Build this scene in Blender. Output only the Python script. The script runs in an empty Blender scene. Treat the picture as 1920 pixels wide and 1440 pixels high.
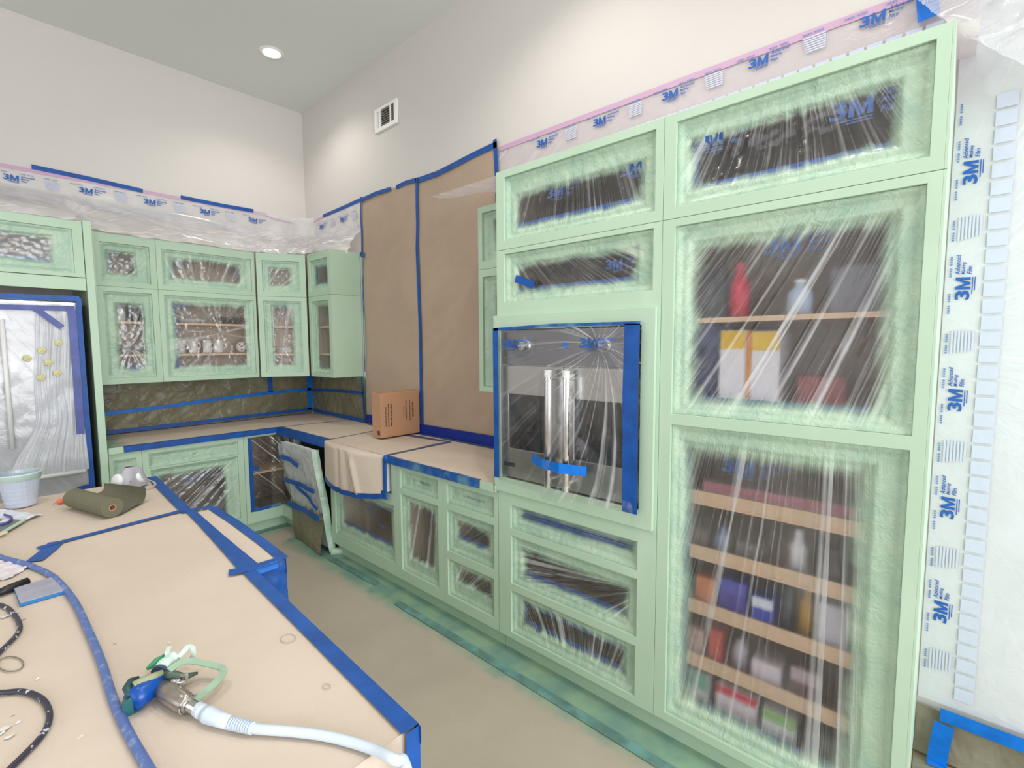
import bpy, math, random
from mathutils import Vector, Matrix, noise as mnoise
C = bpy.context.scene.collection
scene = bpy.context.scene
random.seed(4)

# ---------------------------------------------------------------- camera
CAM = Vector((-2.4577, -5.1460, 1.6440))
YAW, PIT, ROL, FPX = -0.838, -0.0802, -0.0049, 908.8
fw = Vector((math.sin(-YAW)*math.cos(PIT), math.cos(YAW)*math.cos(PIT), math.sin(PIT)))
rt = Vector((fw.y, -fw.x, 0)).normalized(); up = rt.cross(fw)
rt2 = rt*math.cos(ROL)+up*math.sin(ROL); up2 = -rt*math.sin(ROL)+up*math.cos(ROL)
cd = bpy.data.cameras.new('camera'); cam = bpy.data.objects.new('camera', cd); C.objects.link(cam)
cam.matrix_world = Matrix(((rt2.x, up2.x, -fw.x, CAM.x), (rt2.y, up2.y, -fw.y, CAM.y), (rt2.z, up2.z, -fw.z, CAM.z), (0, 0, 0, 1)))
cd.sensor_width = 36; cd.lens = FPX*36/1920; cd.clip_start = 0.05; cd.clip_end = 60
scene.camera = cam

def at(u, v, z):
    """point of a horizontal surface of height z measured at a photo pixel"""
    d = fw+rt2*((u-960)/FPX)-up2*((v-720)/FPX)
    return CAM+d*((z-CAM.z)/d.z)
def atx(u, v, x):
    d = fw+rt2*((u-960)/FPX)-up2*((v-720)/FPX)
    return CAM+d*((x-CAM.x)/d.x)
def aty(u, v, y):
    d = fw+rt2*((u-960)/FPX)-up2*((v-720)/FPX)
    return CAM+d*((y-CAM.y)/d.y)

# ---------------------------------------------------------------- world and light
w = bpy.data.worlds.new('World'); scene.world = w; w.use_nodes = True
w.node_tree.nodes['Background'].inputs[0].default_value = (0.92, 0.95, 1.0, 1)
w.node_tree.nodes['Background'].inputs[1].default_value = 1.0

def area(name, loc, target, sx, sy, power, col=(1, 1, 1)):
    l = bpy.data.lights.new(name, 'AREA'); l.shape = 'RECTANGLE'; l.size = sx; l.size_y = sy
    l.energy = power; l.color = col
    o = bpy.data.objects.new(name, l); C.objects.link(o); o.location = loc
    o.rotation_euler = (Vector(target)-Vector(loc)).to_track_quat('-Z', 'Y').to_euler()
    return o
def spot(name, loc, power, ang, col=(1, .96, .9)):
    l = bpy.data.lights.new(name, 'SPOT'); l.energy = power; l.spot_size = math.radians(ang); l.spot_blend = .6
    l.shadow_soft_size = .06; l.color = col
    o = bpy.data.objects.new(name, l); C.objects.link(o); o.location = loc
    return o
# daylight of the big windows behind the camera (in the rear wall); an unseen side light is added for the tower faces
area('rear_window_light', (-2.5, -9.8, 1.95), (-2.0, 0, 1.7), 4.3, 2.9, 262, (.93, .97, 1))
area('side_fill_light', (-6.85, -4.6, 1.9), (0, -4.2, 1.6), 5.0, 2.8, 50, (.93, .97, 1))
CANS = [(-.65, -.87), (-.85, -3.6), (-2.6, -3.0), (-1.5, -4.7), (-1.2, -6.3)]  # first can is real; the others are unseen, added to brighten wall and counters
for i, (x, y) in enumerate(CANS):
    spot('recessed_light_beam', (x, y, 4.035), (25, 40, 48, 44, 40)[i], 140)
scene.view_settings.view_transform = 'Standard'; scene.view_settings.look = 'None'
scene.view_settings.exposure = 0.22; scene.view_settings.gamma = 1
scene.view_settings.use_curve_mapping = False
cy = scene.cycles
cy.use_denoising = True; cy.max_bounces = 10; cy.diffuse_bounces = 4; cy.glossy_bounces = 4
cy.transparent_max_bounces = 12; cy.transmission_bounces = 4; cy.caustics_reflective = False; cy.caustics_refractive = True
cy.sample_clamp_indirect = 6

# ---------------------------------------------------------------- materials
def lin(r, g, b):
    f = lambda c: ((c/255+.055)/1.055)**2.4 if c > 10 else c/255/12.92
    return (f(r), f(g), f(b), 1)
class N:
    def __init__(s, name):
        s.m = bpy.data.materials.new(name); s.m.use_nodes = True; s.t = s.m.node_tree
        s.p = s.t.nodes['Principled BSDF']; s.out = s.t.nodes['Material Output']
    def n(s, ty, **k):
        x = s.t.nodes.new(ty)
        for a, b in k.items(): setattr(x, a, b)
        return x
    def l(s, a, b): s.t.links.new(a, b)
    def noise(s, scale, detail=3, vec=None, rough=.5, dist=0):
        x = s.n('ShaderNodeTexNoise'); x.inputs['Scale'].default_value = scale; x.inputs['Detail'].default_value = detail
        x.inputs['Roughness'].default_value = rough; x.inputs['Distortion'].default_value = dist
        if vec is not None: s.l(vec, x.inputs['Vector'])
        return x.outputs['Fac']
    def pos(s, sc=(1, 1, 1)):
        g = s.n('ShaderNodeTexCoord'); mp = s.n('ShaderNodeMapping'); mp.inputs['Scale'].default_value = sc
        s.l(g.outputs['Object'], mp.inputs['Vector']); return mp.outputs['Vector']
    def attr(s, nm):
        x = s.n('ShaderNodeAttribute'); x.attribute_name = nm; return x.outputs['Fac']
    def math(s, op, a, b=None, c=None, clamp=False):
        x = s.n('ShaderNodeMath', operation=op); x.use_clamp = clamp
        for i, v in enumerate((a, b, c)):
            if v is None: continue
            if isinstance(v, (int, float)): x.inputs[i].default_value = v
            else: s.l(v, x.inputs[i])
        return x.outputs[0]
    def ramp(s, v, a, b, o0=0., o1=1.):
        x = s.n('ShaderNodeMapRange', interpolation_type='SMOOTHSTEP'); s.l(v, x.inputs['Value'])
        x.inputs['From Min'].default_value = a; x.inputs['From Max'].default_value = b
        x.inputs['To Min'].default_value = o0; x.inputs['To Max'].default_value = o1
        return x.outputs['Result']
    def mix(s, f, a, b):
        x = s.n('ShaderNodeMix', data_type='RGBA')
        if isinstance(f, (int, float)): x.inputs[0].default_value = f
        else: s.l(f, x.inputs[0])
        for i, v in ((6, a), (7, b)):
            if isinstance(v, tuple): x.inputs[i].default_value = v
            else: s.l(v, x.inputs[i])
        return x.outputs[2]
    def bump(s, h, st=.3, dist=.01):
        x = s.n('ShaderNodeBump'); x.inputs['Strength'].default_value = st; x.inputs['Distance'].default_value = dist
        s.l(h, x.inputs['Height']); return x.outputs['Normal']
    def mixsh(s, f, a, b):
        x = s.n('ShaderNodeMixShader')
        if isinstance(f, (int, float)): x.inputs[0].default_value = f
        else: s.l(f, x.inputs[0])
        s.l(a, x.inputs[1]); s.l(b, x.inputs[2]); return x.outputs[0]
    def set(s, col=None, rough=None, metal=None, spec=None, nrm=None):
        if col is not None:
            if isinstance(col, tuple): s.p.inputs['Base Color'].default_value = col
            else: s.l(col, s.p.inputs['Base Color'])
        if rough is not None: s.p.inputs['Roughness'].default_value = rough
        if metal is not None: s.p.inputs['Metallic'].default_value = metal
        if spec is not None: s.p.inputs['Specular IOR Level'].default_value = spec
        if nrm is not None: s.l(nrm, s.p.inputs['Normal'])
        return s.m

GREEN = lin(186, 210, 187); GREEN_D = lin(132, 172, 132); GREEN_L = lin(210, 228, 208)
def simple(name, col, rough=.5, metal=0, spec=.5, var=.08, sc=6, bs=0, bsc=80):
    k = N(name); p = k.pos(); f = k.noise(sc, 3, p)
    c2 = tuple(max(0, x*(1-var)) for x in col[:3])+(1,)
    c = k.mix(f, col, c2)
    nrm = k.bump(k.noise(bsc, 2, p), bs, .002) if bs else None
    return k.set(c, rough, metal, spec, nrm)
def m_green():
    k = N('green_paint'); p = k.pos()
    f = k.ramp(k.noise(1.7, 3, p), .35, .7); c = k.mix(f, GREEN, lin(180, 205, 180))
    g = k.ramp(k.noise(5, 2, k.pos((1, 1, .35))), .62, .75); c = k.mix(k.math('MULTIPLY', g, .25), c, GREEN_L)
    return k.set(c, .42, 0, .4, k.bump(k.noise(220, 2, p), .06, .001))
M_GREEN = m_green()
M_WALL = simple('wall_paint', lin(214, 209, 204), .85, var=.02, bs=.15, bsc=260)
M_CEIL = simple('ceiling_paint', lin(224, 228, 226), .9, var=.02, bs=.12, bsc=200)
M_TRIM = simple('white_trim', lin(240, 240, 238), .4, var=.02)
M_STONE = simple('stone_top', lin(205, 200, 192), .3)
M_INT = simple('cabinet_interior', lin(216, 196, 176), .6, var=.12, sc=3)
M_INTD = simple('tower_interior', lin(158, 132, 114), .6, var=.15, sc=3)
M_MAPLE = simple('maple_shelf', lin(226, 192, 160), .5, var=.15, sc=8)
M_STEEL = simple('stainless_steel', lin(206, 204, 204), .3, 1, var=.08, sc=20)
M_CHROME = simple('chrome', lin(215, 215, 215), .12, 1, var=.03)
M_DGLASS = simple('dark_oven_glass', lin(24, 26, 30), .08, 0, .6)
M_BLACK = simple('black_plastic', lin(28, 28, 32), .45)
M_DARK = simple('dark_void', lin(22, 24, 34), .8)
M_WHITE = simple('white_enamel', lin(232, 232, 232), .35, var=.03)
M_CARD = simple('corrugated_card', lin(190, 145, 112), .8, var=.08, sc=4, bs=.1, bsc=60)
M_INK = simple('print_ink', lin(84, 62, 50), .8)
M_LOGO = simple('blue_print', lin(24, 92, 178), .5, var=.05)
M_LOGO_F = simple('film_blue_print', lin(36, 84, 156), .6, var=.05)
M_LOGO2 = simple('pale_blue_print', lin(104, 142, 200), .5, var=.2, sc=60)
M_GREYP = simple('grey_print', lin(206, 212, 230), .6, var=.10, sc=50)
M_PINK = simple('pink_tape', lin(205, 168, 196), .6, var=.08, sc=12)
M_OLIVE_R = simple('olive_paper_roll', lin(112, 110, 88), .8, var=.12, sc=30, bs=.2, bsc=120)
M_ORANGE = simple('orange_rubber', lin(232, 110, 78), .5)

def m_tape(name, col, gv=0.0):
    k = N(name); p = k.pos()
    c = k.mix(k.ramp(k.noise(14, 3, p), .3, .75), col, tuple(x*.72 for x in col[:3])+(1,))
    if gv:
        c = k.mix(k.math('MULTIPLY', k.ramp(k.noise(9, 3, p), .45, .7), gv), c, lin(120, 170, 165))
    return k.set(c, .45, 0, .4, k.bump(k.noise(60, 3, p), .35, .003))
M_TAPE = m_tape('blue_tape', lin(20, 84, 166))
M_TAPE_B = m_tape('bright_blue_tape', lin(0, 118, 220))
M_TAPE_G = m_tape('sprayed_blue_tape', lin(30, 88, 168), .55)
M_TAPE_V = m_tape('hazed_violet_tape', lin(88, 100, 170))  # blue tape behind film; the film's haze is painted into this violet
M_TAPE_S = m_tape('slate_tape', lin(84, 104, 140))

def m_paper(name, col, col2, bstr=.35, bscale=3.0, rough=.8, spots=False):
    """brown masking paper; vertex attribute 'spray' = green overspray"""
    k = N(name); p = k.pos()
    c = k.mix(k.ramp(k.noise(2.2, 4, p), .3, .72), col, col2)
    c = k.mix(k.math('MULTIPLY', k.noise(160, 2, p), .10), c, lin(250, 245, 235))
    if spots:
        s = k.ramp(k.noise(38, 2, p), .745, .765)
        c = k.mix(k.math('MULTIPLY', s, .6), c, lin(246, 238, 226))
        s = k.ramp(k.noise(9, 5, p, .75), .70, .74)
        c = k.mix(k.math('MULTIPLY', s, .35), c, lin(240, 232, 220))
    a = k.attr('spray'); nn = k.noise(7, 4, p)
    f = k.math('MULTIPLY', k.ramp(k.math('ADD', a, k.math('MULTIPLY', k.math('SUBTRACT', nn, .5), .9)), .12, .85), .92)
    g = k.mix(k.ramp(k.noise(5, 3, p), .35, .65), lin(138, 172, 142), lin(110, 150, 138))
    c = k.mix(f, c, g)
    h = k.math('ADD', k.noise(bscale, 3, p, .5, .6), k.math('MULTIPLY', k.noise(240, 1, p), .004))
    return k.set(c, rough, 0, .3, k.bump(h, bstr, .03))
M_PAPER = m_paper('brown_paper', lin(212, 195, 179), lin(205, 187, 170), .25, 3, .75, True)
M_PAPER_W = m_paper('brown_paper_wall', lin(178, 155, 134), lin(168, 146, 126), .30, 2.2, .8)  # darker copy of the brown paper; the wall's weaker light is in its colour
M_PAPER_F = m_paper('brown_paper_floor', lin(178, 166, 148), lin(170, 158, 140), .30, 2.5, .8)
M_OLIVE = m_paper('olive_paper', lin(122, 115, 88), lin(94, 90, 66), 1., 7, .36)
M_KHAKI = m_paper('khaki_skirt_paper', lin(150, 142, 122), lin(120, 112, 92), .9, 5, .5)

def m_film(name, haze=.14, refr=False, foldw=.55, paint=True, tint=lin(236, 238, 240), gl=.09, fs=26., green=None, hn=0.12, soft=.03):
    """thin plastic film: attributes phi (fold coordinate), edge (metres inside the sprayed border), fold (fold amount)"""
    k = N(name); p = k.pos()
    phi = k.attr('phi'); edge = k.attr('edge'); fa = k.attr('fold')
    cmb = k.n('ShaderNodeCombineXYZ'); k.l(k.math('MULTIPLY', phi, fs), cmb.inputs[0])
    warp = k.math('MULTIPLY', k.noise(3.0, 2, p), .7); k.l(warp, cmb.inputs[1])
    n1 = k.noise(1.0, 2, cmb.outputs[0]); 
    n3 = k.noise(2.7, 2, cmb.outputs[0])
    f1 = k.ramp(n1, .56, .70); f2 = k.ramp(n3, .60, .72)
    folds = k.math('MULTIPLY', k.math('MAXIMUM', f1, k.math('MULTIPLY', f2, .7)), fa, clamp=True)
    cr = k.noise(11, 4, p, .6, 1.4)
    h = k.math('ADD', k.math('MULTIPLY', k.math('MULTIPLY', n1, fa), .5), k.math('MULTIPLY', cr, .25))
    nb = k.bump(h, .55, .02)
    g2 = k.noise(6.5, 1, cmb.outputs[0]); gath = k.math('MULTIPLY', k.ramp(g2, .5, .66), k.ramp(edge, .12, .0), clamp=True) if paint else None
    if paint: folds = k.math('MAXIMUM', folds, k.math('MULTIPLY', k.math('MULTIPLY', gath, fa), .5))
    hz = k.math('ADD', haze, k.math('MULTIPLY', folds, foldw))
    hz = k.math('ADD', hz, k.math('MULTIPLY', k.ramp(k.noise(4, 3, p), .4, .75), hn), clamp=True)
    if refr:
        t0 = k.n('ShaderNodeBsdfRefraction'); t0.inputs['IOR'].default_value = 1.42; t0.inputs['Roughness'].default_value = .50
        t0.inputs['Color'].default_value = (1, 1, 1, 1); t1 = k.n('ShaderNodeBsdfTransparent'); k.l(k.n('ShaderNodeNewGeometry').outputs['True Normal'], t0.inputs['Normal'])
        class _T: pass
        tr = _T(); tr.outputs = [k.mixsh(.22, t0.outputs[0], t1.outputs[0])]
    else:
        tr = k.n('ShaderNodeBsdfTransparent'); tr.inputs['Color'].default_value = (.95, .95, .95, 1)
    df = k.n('ShaderNodeBsdfDiffuse'); df.inputs['Color'].default_value = tint; k.l(nb, df.inputs['Normal'])
    tl = k.n('ShaderNodeBsdfTranslucent'); tl.inputs['Color'].default_value = tint
    milk = k.mixsh(.3, df.outputs[0], tl.outputs[0])
    body = k.mixsh(hz, tr.outputs[0], milk)
    g = k.n('ShaderNodeBsdfGlossy'); g.inputs['Roughness'].default_value = .16; g.inputs['Color'].default_value = (1, 1, 1, 1); k.l(nb, g.inputs['Normal'])
    lw = k.n('ShaderNodeLayerWeight'); lw.inputs['Blend'].default_value = .28; k.l(nb, lw.inputs['Normal'])
    body = k.mixsh(k.math('ADD', k.math('MULTIPLY', lw.outputs['Facing'], .15), gl, clamp=True), body, g.outputs[0])
    if paint:
        e = k.math('ADD', edge, k.math('MULTIPLY', k.math('SUBTRACT', k.noise(16, 4, p), .5), .030))
        e = k.math('ADD', e, k.math('MULTIPLY', k.math('MULTIPLY', k.math('SUBTRACT', n1, .5), fa), -.045))
        pf = k.ramp(e, -.010, soft, 1., 0.)
        c = k.mix(k.ramp(k.noise(7, 4, p, .6), .35, .7), green or lin(180, 203, 180), lin(160, 190, 170))
        c = k.mix(k.math('MULTIPLY', folds, .6), c, lin(222, 238, 218))
        k.set(c, .27, 0, .5, k.bump(k.math('ADD', k.noise(30, 4, p, .6, 1.5), k.math('MULTIPLY', n1, fa)), .55, .008))
        body = k.mixsh(pf, body, k.p.outputs[0])
    k.l(body, k.out.inputs['Surface'])
    return k.m
M_FILM = m_film('masking_film_plastic', .06, gl=.06)
M_FILM_T1 = m_film('masking_film_tower', .05, hn=.06, gl=.05)
M_FILM_T2 = m_film('masking_film_frosted', .04, refr=True, foldw=.70, fs=30, hn=.06, soft=.05, gl=.02)
M_FILM_T2L = m_film('masking_film_pantry', .06, refr=True, foldw=.55, fs=42, hn=.10, soft=.06, gl=.02)
M_FILM_DRAPE = m_film('masking_film_drape', .50, foldw=.5, paint=False, tint=lin(252, 249, 250), fs=18, hn=.3)
M_FILM_WALL = m_film('masking_film_wall', .80, foldw=.2, paint=False, tint=lin(246, 249, 255), fs=9, gl=.02)
M_FILM_STRIP = m_film('masking_film_strip', .62, foldw=.35, paint=False, tint=lin(238, 230, 234), fs=9, gl=.02)
M_FILM_OVEN = m_film('masking_film_oven', .025, foldw=.65, paint=False, fs=18, gl=.04, hn=.06)
M_FILM_FRIDGE = m_film('masking_film_fridge', .60, foldw=.35, paint=False, tint=lin(236, 236, 242), fs=12, gl=.04, hn=.25)
M_FILM_GREY = m_film('masking_film_wrap', .34, foldw=.5, paint=False, tint=lin(214, 216, 216), fs=14)

# ---------------------------------------------------------------- builders
def base_of(parent):
    v = Vector((0, 0, 0))
    while parent is not None:
        v += parent.location; parent = parent.parent
    return v
def mesh(name, V, F, mat, parent=None, attrs=None, smooth=False, bevel=0):
    b = base_of(parent); me = bpy.data.meshes.new(name)
    me.from_pydata([(v[0]-b.x, v[1]-b.y, v[2]-b.z) for v in V], [], F); me.update()
    if isinstance(mat, (list, tuple)):
        for m in mat: me.materials.append(m)
    else: me.materials.append(mat)
    for k, vals in (attrs or {}).items():
        me.attributes.new(k, 'FLOAT', 'POINT').data.foreach_set('value', vals)
    if smooth: me.polygons.foreach_set('use_smooth', [True]*len(me.polygons))
    o = bpy.data.objects.new(name, me); C.objects.link(o); o.parent = parent
    if bevel:
        md = o.modifiers.new('bevel', 'BEVEL'); md.width = bevel; md.segments = 2; md.limit_method = 'ANGLE'
    return o
def thing(name, label, cat, loc=(0, 0, 0), group=None):
    o = bpy.data.objects.new(name, None); C.objects.link(o); o.location = loc; o.empty_display_size = .05
    o['label'] = label; o['category'] = cat
    if group: o['group'] = group
    return o
def tag(o, label, cat, group=None):
    o['label'] = label; o['category'] = cat
    if group: o['group'] = group
    return o
class MB:
    def __init__(s): s.V = []; s.F = []
    def add(s, V, F):
        n = len(s.V); s.V += [tuple(v) for v in V]; s.F += [tuple(i+n for i in f) for f in F]; return s
    def box(s, x0, x1, y0, y1, z0, z1):
        x0, x1 = sorted((x0, x1)); y0, y1 = sorted((y0, y1)); z0, z1 = sorted((z0, z1))
        return s.add([(x, y, z) for x in (x0, x1) for y in (y0, y1) for z in (z0, z1)],
                     [(0, 1, 3, 2), (4, 6, 7, 5), (0, 4, 5, 1), (2, 3, 7, 6), (0, 2, 6, 4), (1, 5, 7, 3)])
    def fbox(s, fr, a0, a1, d0, d1, z0, z1):
        a0, a1 = sorted((a0, a1)); d0, d1 = sorted((d0, d1)); z0, z1 = sorted((z0, z1))
        return s.add([fr.p(a, d, z) for a in (a0, a1) for d in (d0, d1) for z in (z0, z1)],
                     [(0, 1, 3, 2), (4, 6, 7, 5), (0, 4, 5, 1), (2, 3, 7, 6), (0, 2, 6, 4), (1, 5, 7, 3)])
    def tube(s, pts, r, n=10, caps=True):
        pts = [Vector(p) for p in pts]; rs = r if isinstance(r, (list, tuple)) else [r]*len(pts)
        V = []; prev = None
        for i, p in enumerate(pts):
            t = (pts[min(i+1, len(pts)-1)]-pts[max(i-1, 0)]).normalized()
            if prev is None:
                a = Vector((0, 0, 1)) if abs(t.z) < .9 else Vector((1, 0, 0)); prev = t.cross(a).normalized()
            prev = (prev-t*prev.dot(t)).normalized(); b = t.cross(prev)
            V += [p+(prev*math.cos(q)+b*math.sin(q))*rs[i] for q in [2*math.pi*j/n for j in range(n)]]
        F = [(i*n+j, i*n+(j+1) % n, (i+1)*n+(j+1) % n, (i+1)*n+j) for i in range(len(pts)-1) for j in range(n)]
        if caps: F += [tuple(range(n))[::-1], tuple(range((len(pts)-1)*n, len(pts)*n))]
        return s.add(V, F)
    def lathe(s, c, prof, axis=(0, 0, 1), n=24):
        ax = Vector(axis).normalized(); a = Vector((1, 0, 0)) if abs(ax.x) < .9 else Vector((0, 1, 0))
        u = ax.cross(a).normalized(); v = ax.cross(u); c = Vector(c)
        V = [c+ax*h+(u*math.cos(q)+v*math.sin(q))*r for r, h in prof for q in [2*math.pi*j/n for j in range(n)]]
        F = [(i*n+j, i*n+(j+1) % n, (i+1)*n+(j+1) % n, (i+1)*n+j) for i in range(len(prof)-1) for j in range(n)]
        return s.add(V, F)
    def ribbon(s, pts, width, nrm, off=.0012, th=.0006):
        pts = [Vector(p) for p in pts]; nrm = Vector(nrm).normalized(); V = []
        ws = width if isinstance(width, (list, tuple)) else [width]*len(pts)
        for i, p in enumerate(pts):
            t = (pts[min(i+1, len(pts)-1)]-pts[max(i-1, 0)]).normalized(); sd = nrm.cross(t).normalized()*ws[i]/2
            for o in (off, off+th): V += [p-sd+nrm*o, p+sd+nrm*o]
        F = []
        for i in range(len(pts)-1):
            b = i*4; e = b+4
            F += [(b+2, b+3, e+3, e+2), (b, e, e+1, b+1), (b, b+2, e+2, e), (b+1, e+1, e+3, b+3)]
        e = (len(pts)-1)*4; F += [(0, 1, 3, 2), (e, e+2, e+3, e+1)]
        return s.add(V, F)
    def go(s, name, mat, parent=None, smooth=False, bevel=0): return mesh(name, s.V, s.F, mat, parent, None, smooth, bevel)
class Fr:
    """local frame of a vertical face: a runs along the face, d goes into it"""
    def __init__(s, o, e): s.o = Vector(o); s.e = Vector(e).normalized(); s.n = Vector((s.e.y, -s.e.x, 0))
    def p(s, a, d, z): v = s.o+s.e*a-s.n*d; return (v.x, v.y, v.z+z)
def spline(pts, n=8):
    pts = [Vector(p) for p in pts]; out = []
    for i in range(len(pts)-1):
        p0 = pts[max(i-1, 0)]; p1 = pts[i]; p2 = pts[i+1]; p3 = pts[min(i+2, len(pts)-1)]
        for j in range(n):
            t = j/n; out.append(.5*((2*p1)+(p2-p0)*t+(2*p0-5*p1+4*p2-p3)*t*t+(3*p1-p0-3*p2+p3)*t**3))
    return out+[pts[-1]]
def grid(name, f, nu, nv, mat, parent=None, attrs=(), smooth=True):
    """f(u,v) -> (point, attr values...) on the unit square"""
    V = []; A = {a: [] for a in attrs}
    for j in range(nv+1):
        for i in range(nu+1):
            r = f(i/nu, j/nv)
            if attrs:
                V.append(r[0])
                for a, x in zip(attrs, r[1:]): A[a].append(float(x))
            else: V.append(r)
    F = [(j*(nu+1)+i, j*(nu+1)+i+1, (j+1)*(nu+1)+i+1, (j+1)*(nu+1)+i) for j in range(nv) for i in range(nu)]
    return mesh(name, V, F, mat, parent, A, smooth)
def sstep(a, b, x):
    t = max(0, min(1, (x-a)/(b-a))) if a != b else float(x > a); return t*t*(3-2*t)
def nz(*p): return mnoise.noise(Vector(p if len(p) == 3 else (p[0], p[1], 0)))

_txt = {}
def text2d(s, bold=0., shear=0.):
    k = (s, bold, shear)
    if k not in _txt:
        cu = bpy.data.curves.new('t', 'FONT'); cu.body = s; cu.size = 1; cu.offset = bold; cu.shear = shear; cu.resolution_u = 2
        cu.align_x = 'LEFT'
        o = bpy.data.objects.new('t', cu); C.objects.link(o); bpy.context.view_layer.update()
        me = bpy.data.meshes.new_from_object(o.evaluated_get(bpy.context.evaluated_depsgraph_get()))
        V = [(v.co.x, v.co.y) for v in me.vertices]; F = [tuple(p.vertices) for p in me.polygons]
        bpy.data.objects.remove(o); bpy.data.curves.remove(cu); bpy.data.meshes.remove(me)
        x0 = min(v[0] for v in V); x1 = max(v[0] for v in V); y0 = min(v[1] for v in V)
        _txt[k] = ([(v[0]-x0, v[1]-y0) for v in V], F, x1-x0, max(v[1] for v in V)-y0)
    return _txt[k]
def put_text(mb, s, x, y, h, mapf, bold=0., shear=0., width=None):
    """text with cap height h, lower left at x,y in the 2D space of mapf"""
    V, F, w0, h0 = text2d(s, bold, shear); k = h/h0; kx = k if width is None else width/w0
    mb.add([mapf(x+v[0]*kx, y+v[1]*k) for v in V], F); return w0*kx
def rect2d(mb, x0, x1, y0, y1, mapf): mb.add([mapf(x0, y0), mapf(x1, y0), mapf(x1, y1), mapf(x0, y1)], [(0, 1, 2, 3)])
def logo(mb, x, y, h, mapf):
    put_text(mb, '3', x, y, h, mapf, .03, .0, h*.84)
    q = lambda *P: mb.add([mapf(x+h*(.90+a*1.12+.05*b), y+h*b) for a, b in P], [tuple(range(len(P)))])
    q((0, 0), (.23, 0), (.23, .72), (.23, 1), (0, 1)); q((.77, 0), (1, 0), (1, 1), (.77, 1), (.77, .72))
    q((.23, .55), (.41, 0), (.50, 0), (.50, .35), (.23, 1)); q((.77, .55), (.77, 1), (.50, .35), (.50, 0), (.59, 0))
    rect2d(mb, x+h*.5, x+h*2.02, y-h*.17, y-h*.10, mapf); rect2d(mb, x+h*.8, x+h*2.02, y-h*.33, y-h*.26, mapf)
def slogan(mb, x, y, h, mapf):
    for i, s in enumerate(('Advanced', 'Masking', 'Film')): put_text(mb, s, x, y-i*h*1.25, h, mapf, .02, .25)
def film_print(parent, mapf, length, start, period=.413, squares=True, squares_gap=(-.115, -.065)):
    """the repeating print of the masking film along u; v=0 is the logo's base line"""
    st = MB(); o = []; u = start
    while u < length:
        if 0 <= u < length-.1:
            lg = MB(); logo(lg, u, 0, .040, mapf)
            slogan(lg, u+.092, .030, .013, mapf); o.append(lg.go('logo', M_LOGO, parent))
        for q in (u+.085, u-.05, u+.215):
            if 0 < q < length-.08:
                for i in range(9): 
                    if i != 4: rect2d(st, q+i*.0085, q+i*.0085+.006, .052, .058, mapf)
        if 0 < u+.215 < length-.1:
            gr = MB()
            for i in range(7): rect2d(gr, u+.215+.002*(6-i), u+.30, -.02+i*.0095, -.0140+i*.0095, mapf)
            o.append(gr.go('print_block', M_GREYP, parent))
        u += period
    if st.V: o.append(st.go('small_print', M_LOGO2, parent)); o[-1]['kind'] = 'stuff'
    if squares:
        sq = MB(); n = int(length/.059)
        for i in range(n): rect2d(sq, .005+i*.059, .054+i*.059, squares_gap[0], squares_gap[1], mapf)
        o.append(sq.go('print_square_row', M_GREYP, parent)); o[-1]['kind'] = 'stuff'
    return o
# ---------------------------------------------------------------- room
CEIL = 4.06
def struct(name, mb, mat): o = mb.go(name, mat); o['kind'] = 'structure'; return o
struct('floor', MB().box(-7.2, .15, -10.1, .15, -.12, 0), simple('floor_boards', lin(150, 128, 104), .5))
struct('ceiling', MB().box(-7.2, .15, -10.1, .15, CEIL, CEIL+.12), M_CEIL)
struct('wall_back', MB().box(-7.2, 0, 0, .15, 0, CEIL), M_WALL)
struct('wall_right', MB().box(0, .15, -10.1, .15, 0, CEIL), M_WALL)
b = MB().box(-7.2, -7.05, -9.95, 0, 0, .35); b.box(-7.2, -7.05, -9.95, 0, 3.5, CEIL)
b.box(-7.2, -7.05, -9.95, -7.3, .35, 3.5); b.box(-7.2, -7.05, -1.9, 0, .35, 3.5)
struct('wall_left', b, M_WALL)
b = MB().box(-7.2, 0, -10.1, -9.95, 0, .35); b.box(-7.2, 0, -10.1, -9.95, 3.5, CEIL)
b.box(-7.2, -4.8, -10.1, -9.95, .35, 3.5); b.box(-.2, 0, -10.1, -9.95, .35, 3.5)
struct('wall_rear', b, M_WALL)

FB = lambda y: Fr((0, y, 0), (1, 0, 0))       # faces parallel to the back wall, a = x
FR = lambda x: Fr((x, 0, 0), (0, -1, 0))      # faces parallel to the right wall, a = -y

def frame_mesh(fr, a0, a1, z0, z1, holes, th, d0=0.):
    A = sorted({a0, a1}|{h[0] for h in holes}|{h[1] for h in holes}); Z = sorted({z0, z1}|{h[2] for h in holes}|{h[3] for h in holes})
    ins = lambda a, z: any(h[0] < a < h[1] and h[2] < z < h[3] for h in holes)
    solid = {(i, j) for i in range(len(A)-1) for j in range(len(Z)-1) if not ins((A[i]+A[i+1])/2, (Z[j]+Z[j+1])/2)}
    idx = {}; V = []; F = []
    def v(i, j, k):
        if (i, j, k) not in idx: idx[(i, j, k)] = len(V); V.append(fr.p(A[i], d0+k*th, Z[j]))
        return idx[(i, j, k)]
    for i, j in solid:
        F.append((v(i, j, 0), v(i+1, j, 0), v(i+1, j+1, 0), v(i, j+1, 0)))
        F.append((v(i, j, 1), v(i, j+1, 1), v(i+1, j+1, 1), v(i+1, j, 1)))
        for di, dj, p, q in ((-1, 0, (0, 0), (0, 1)), (1, 0, (1, 1), (1, 0)), (0, -1, (1, 0), (0, 0)), (0, 1, (0, 1), (1, 1))):
            if (i+di, j+dj) not in solid:
                a, c = (i+p[0], j+p[1]), (i+q[0], j+q[1])
                F.append((v(*a, 0), v(*c, 0), v(*c, 1), v(*a, 1)))
    return V, F

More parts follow.
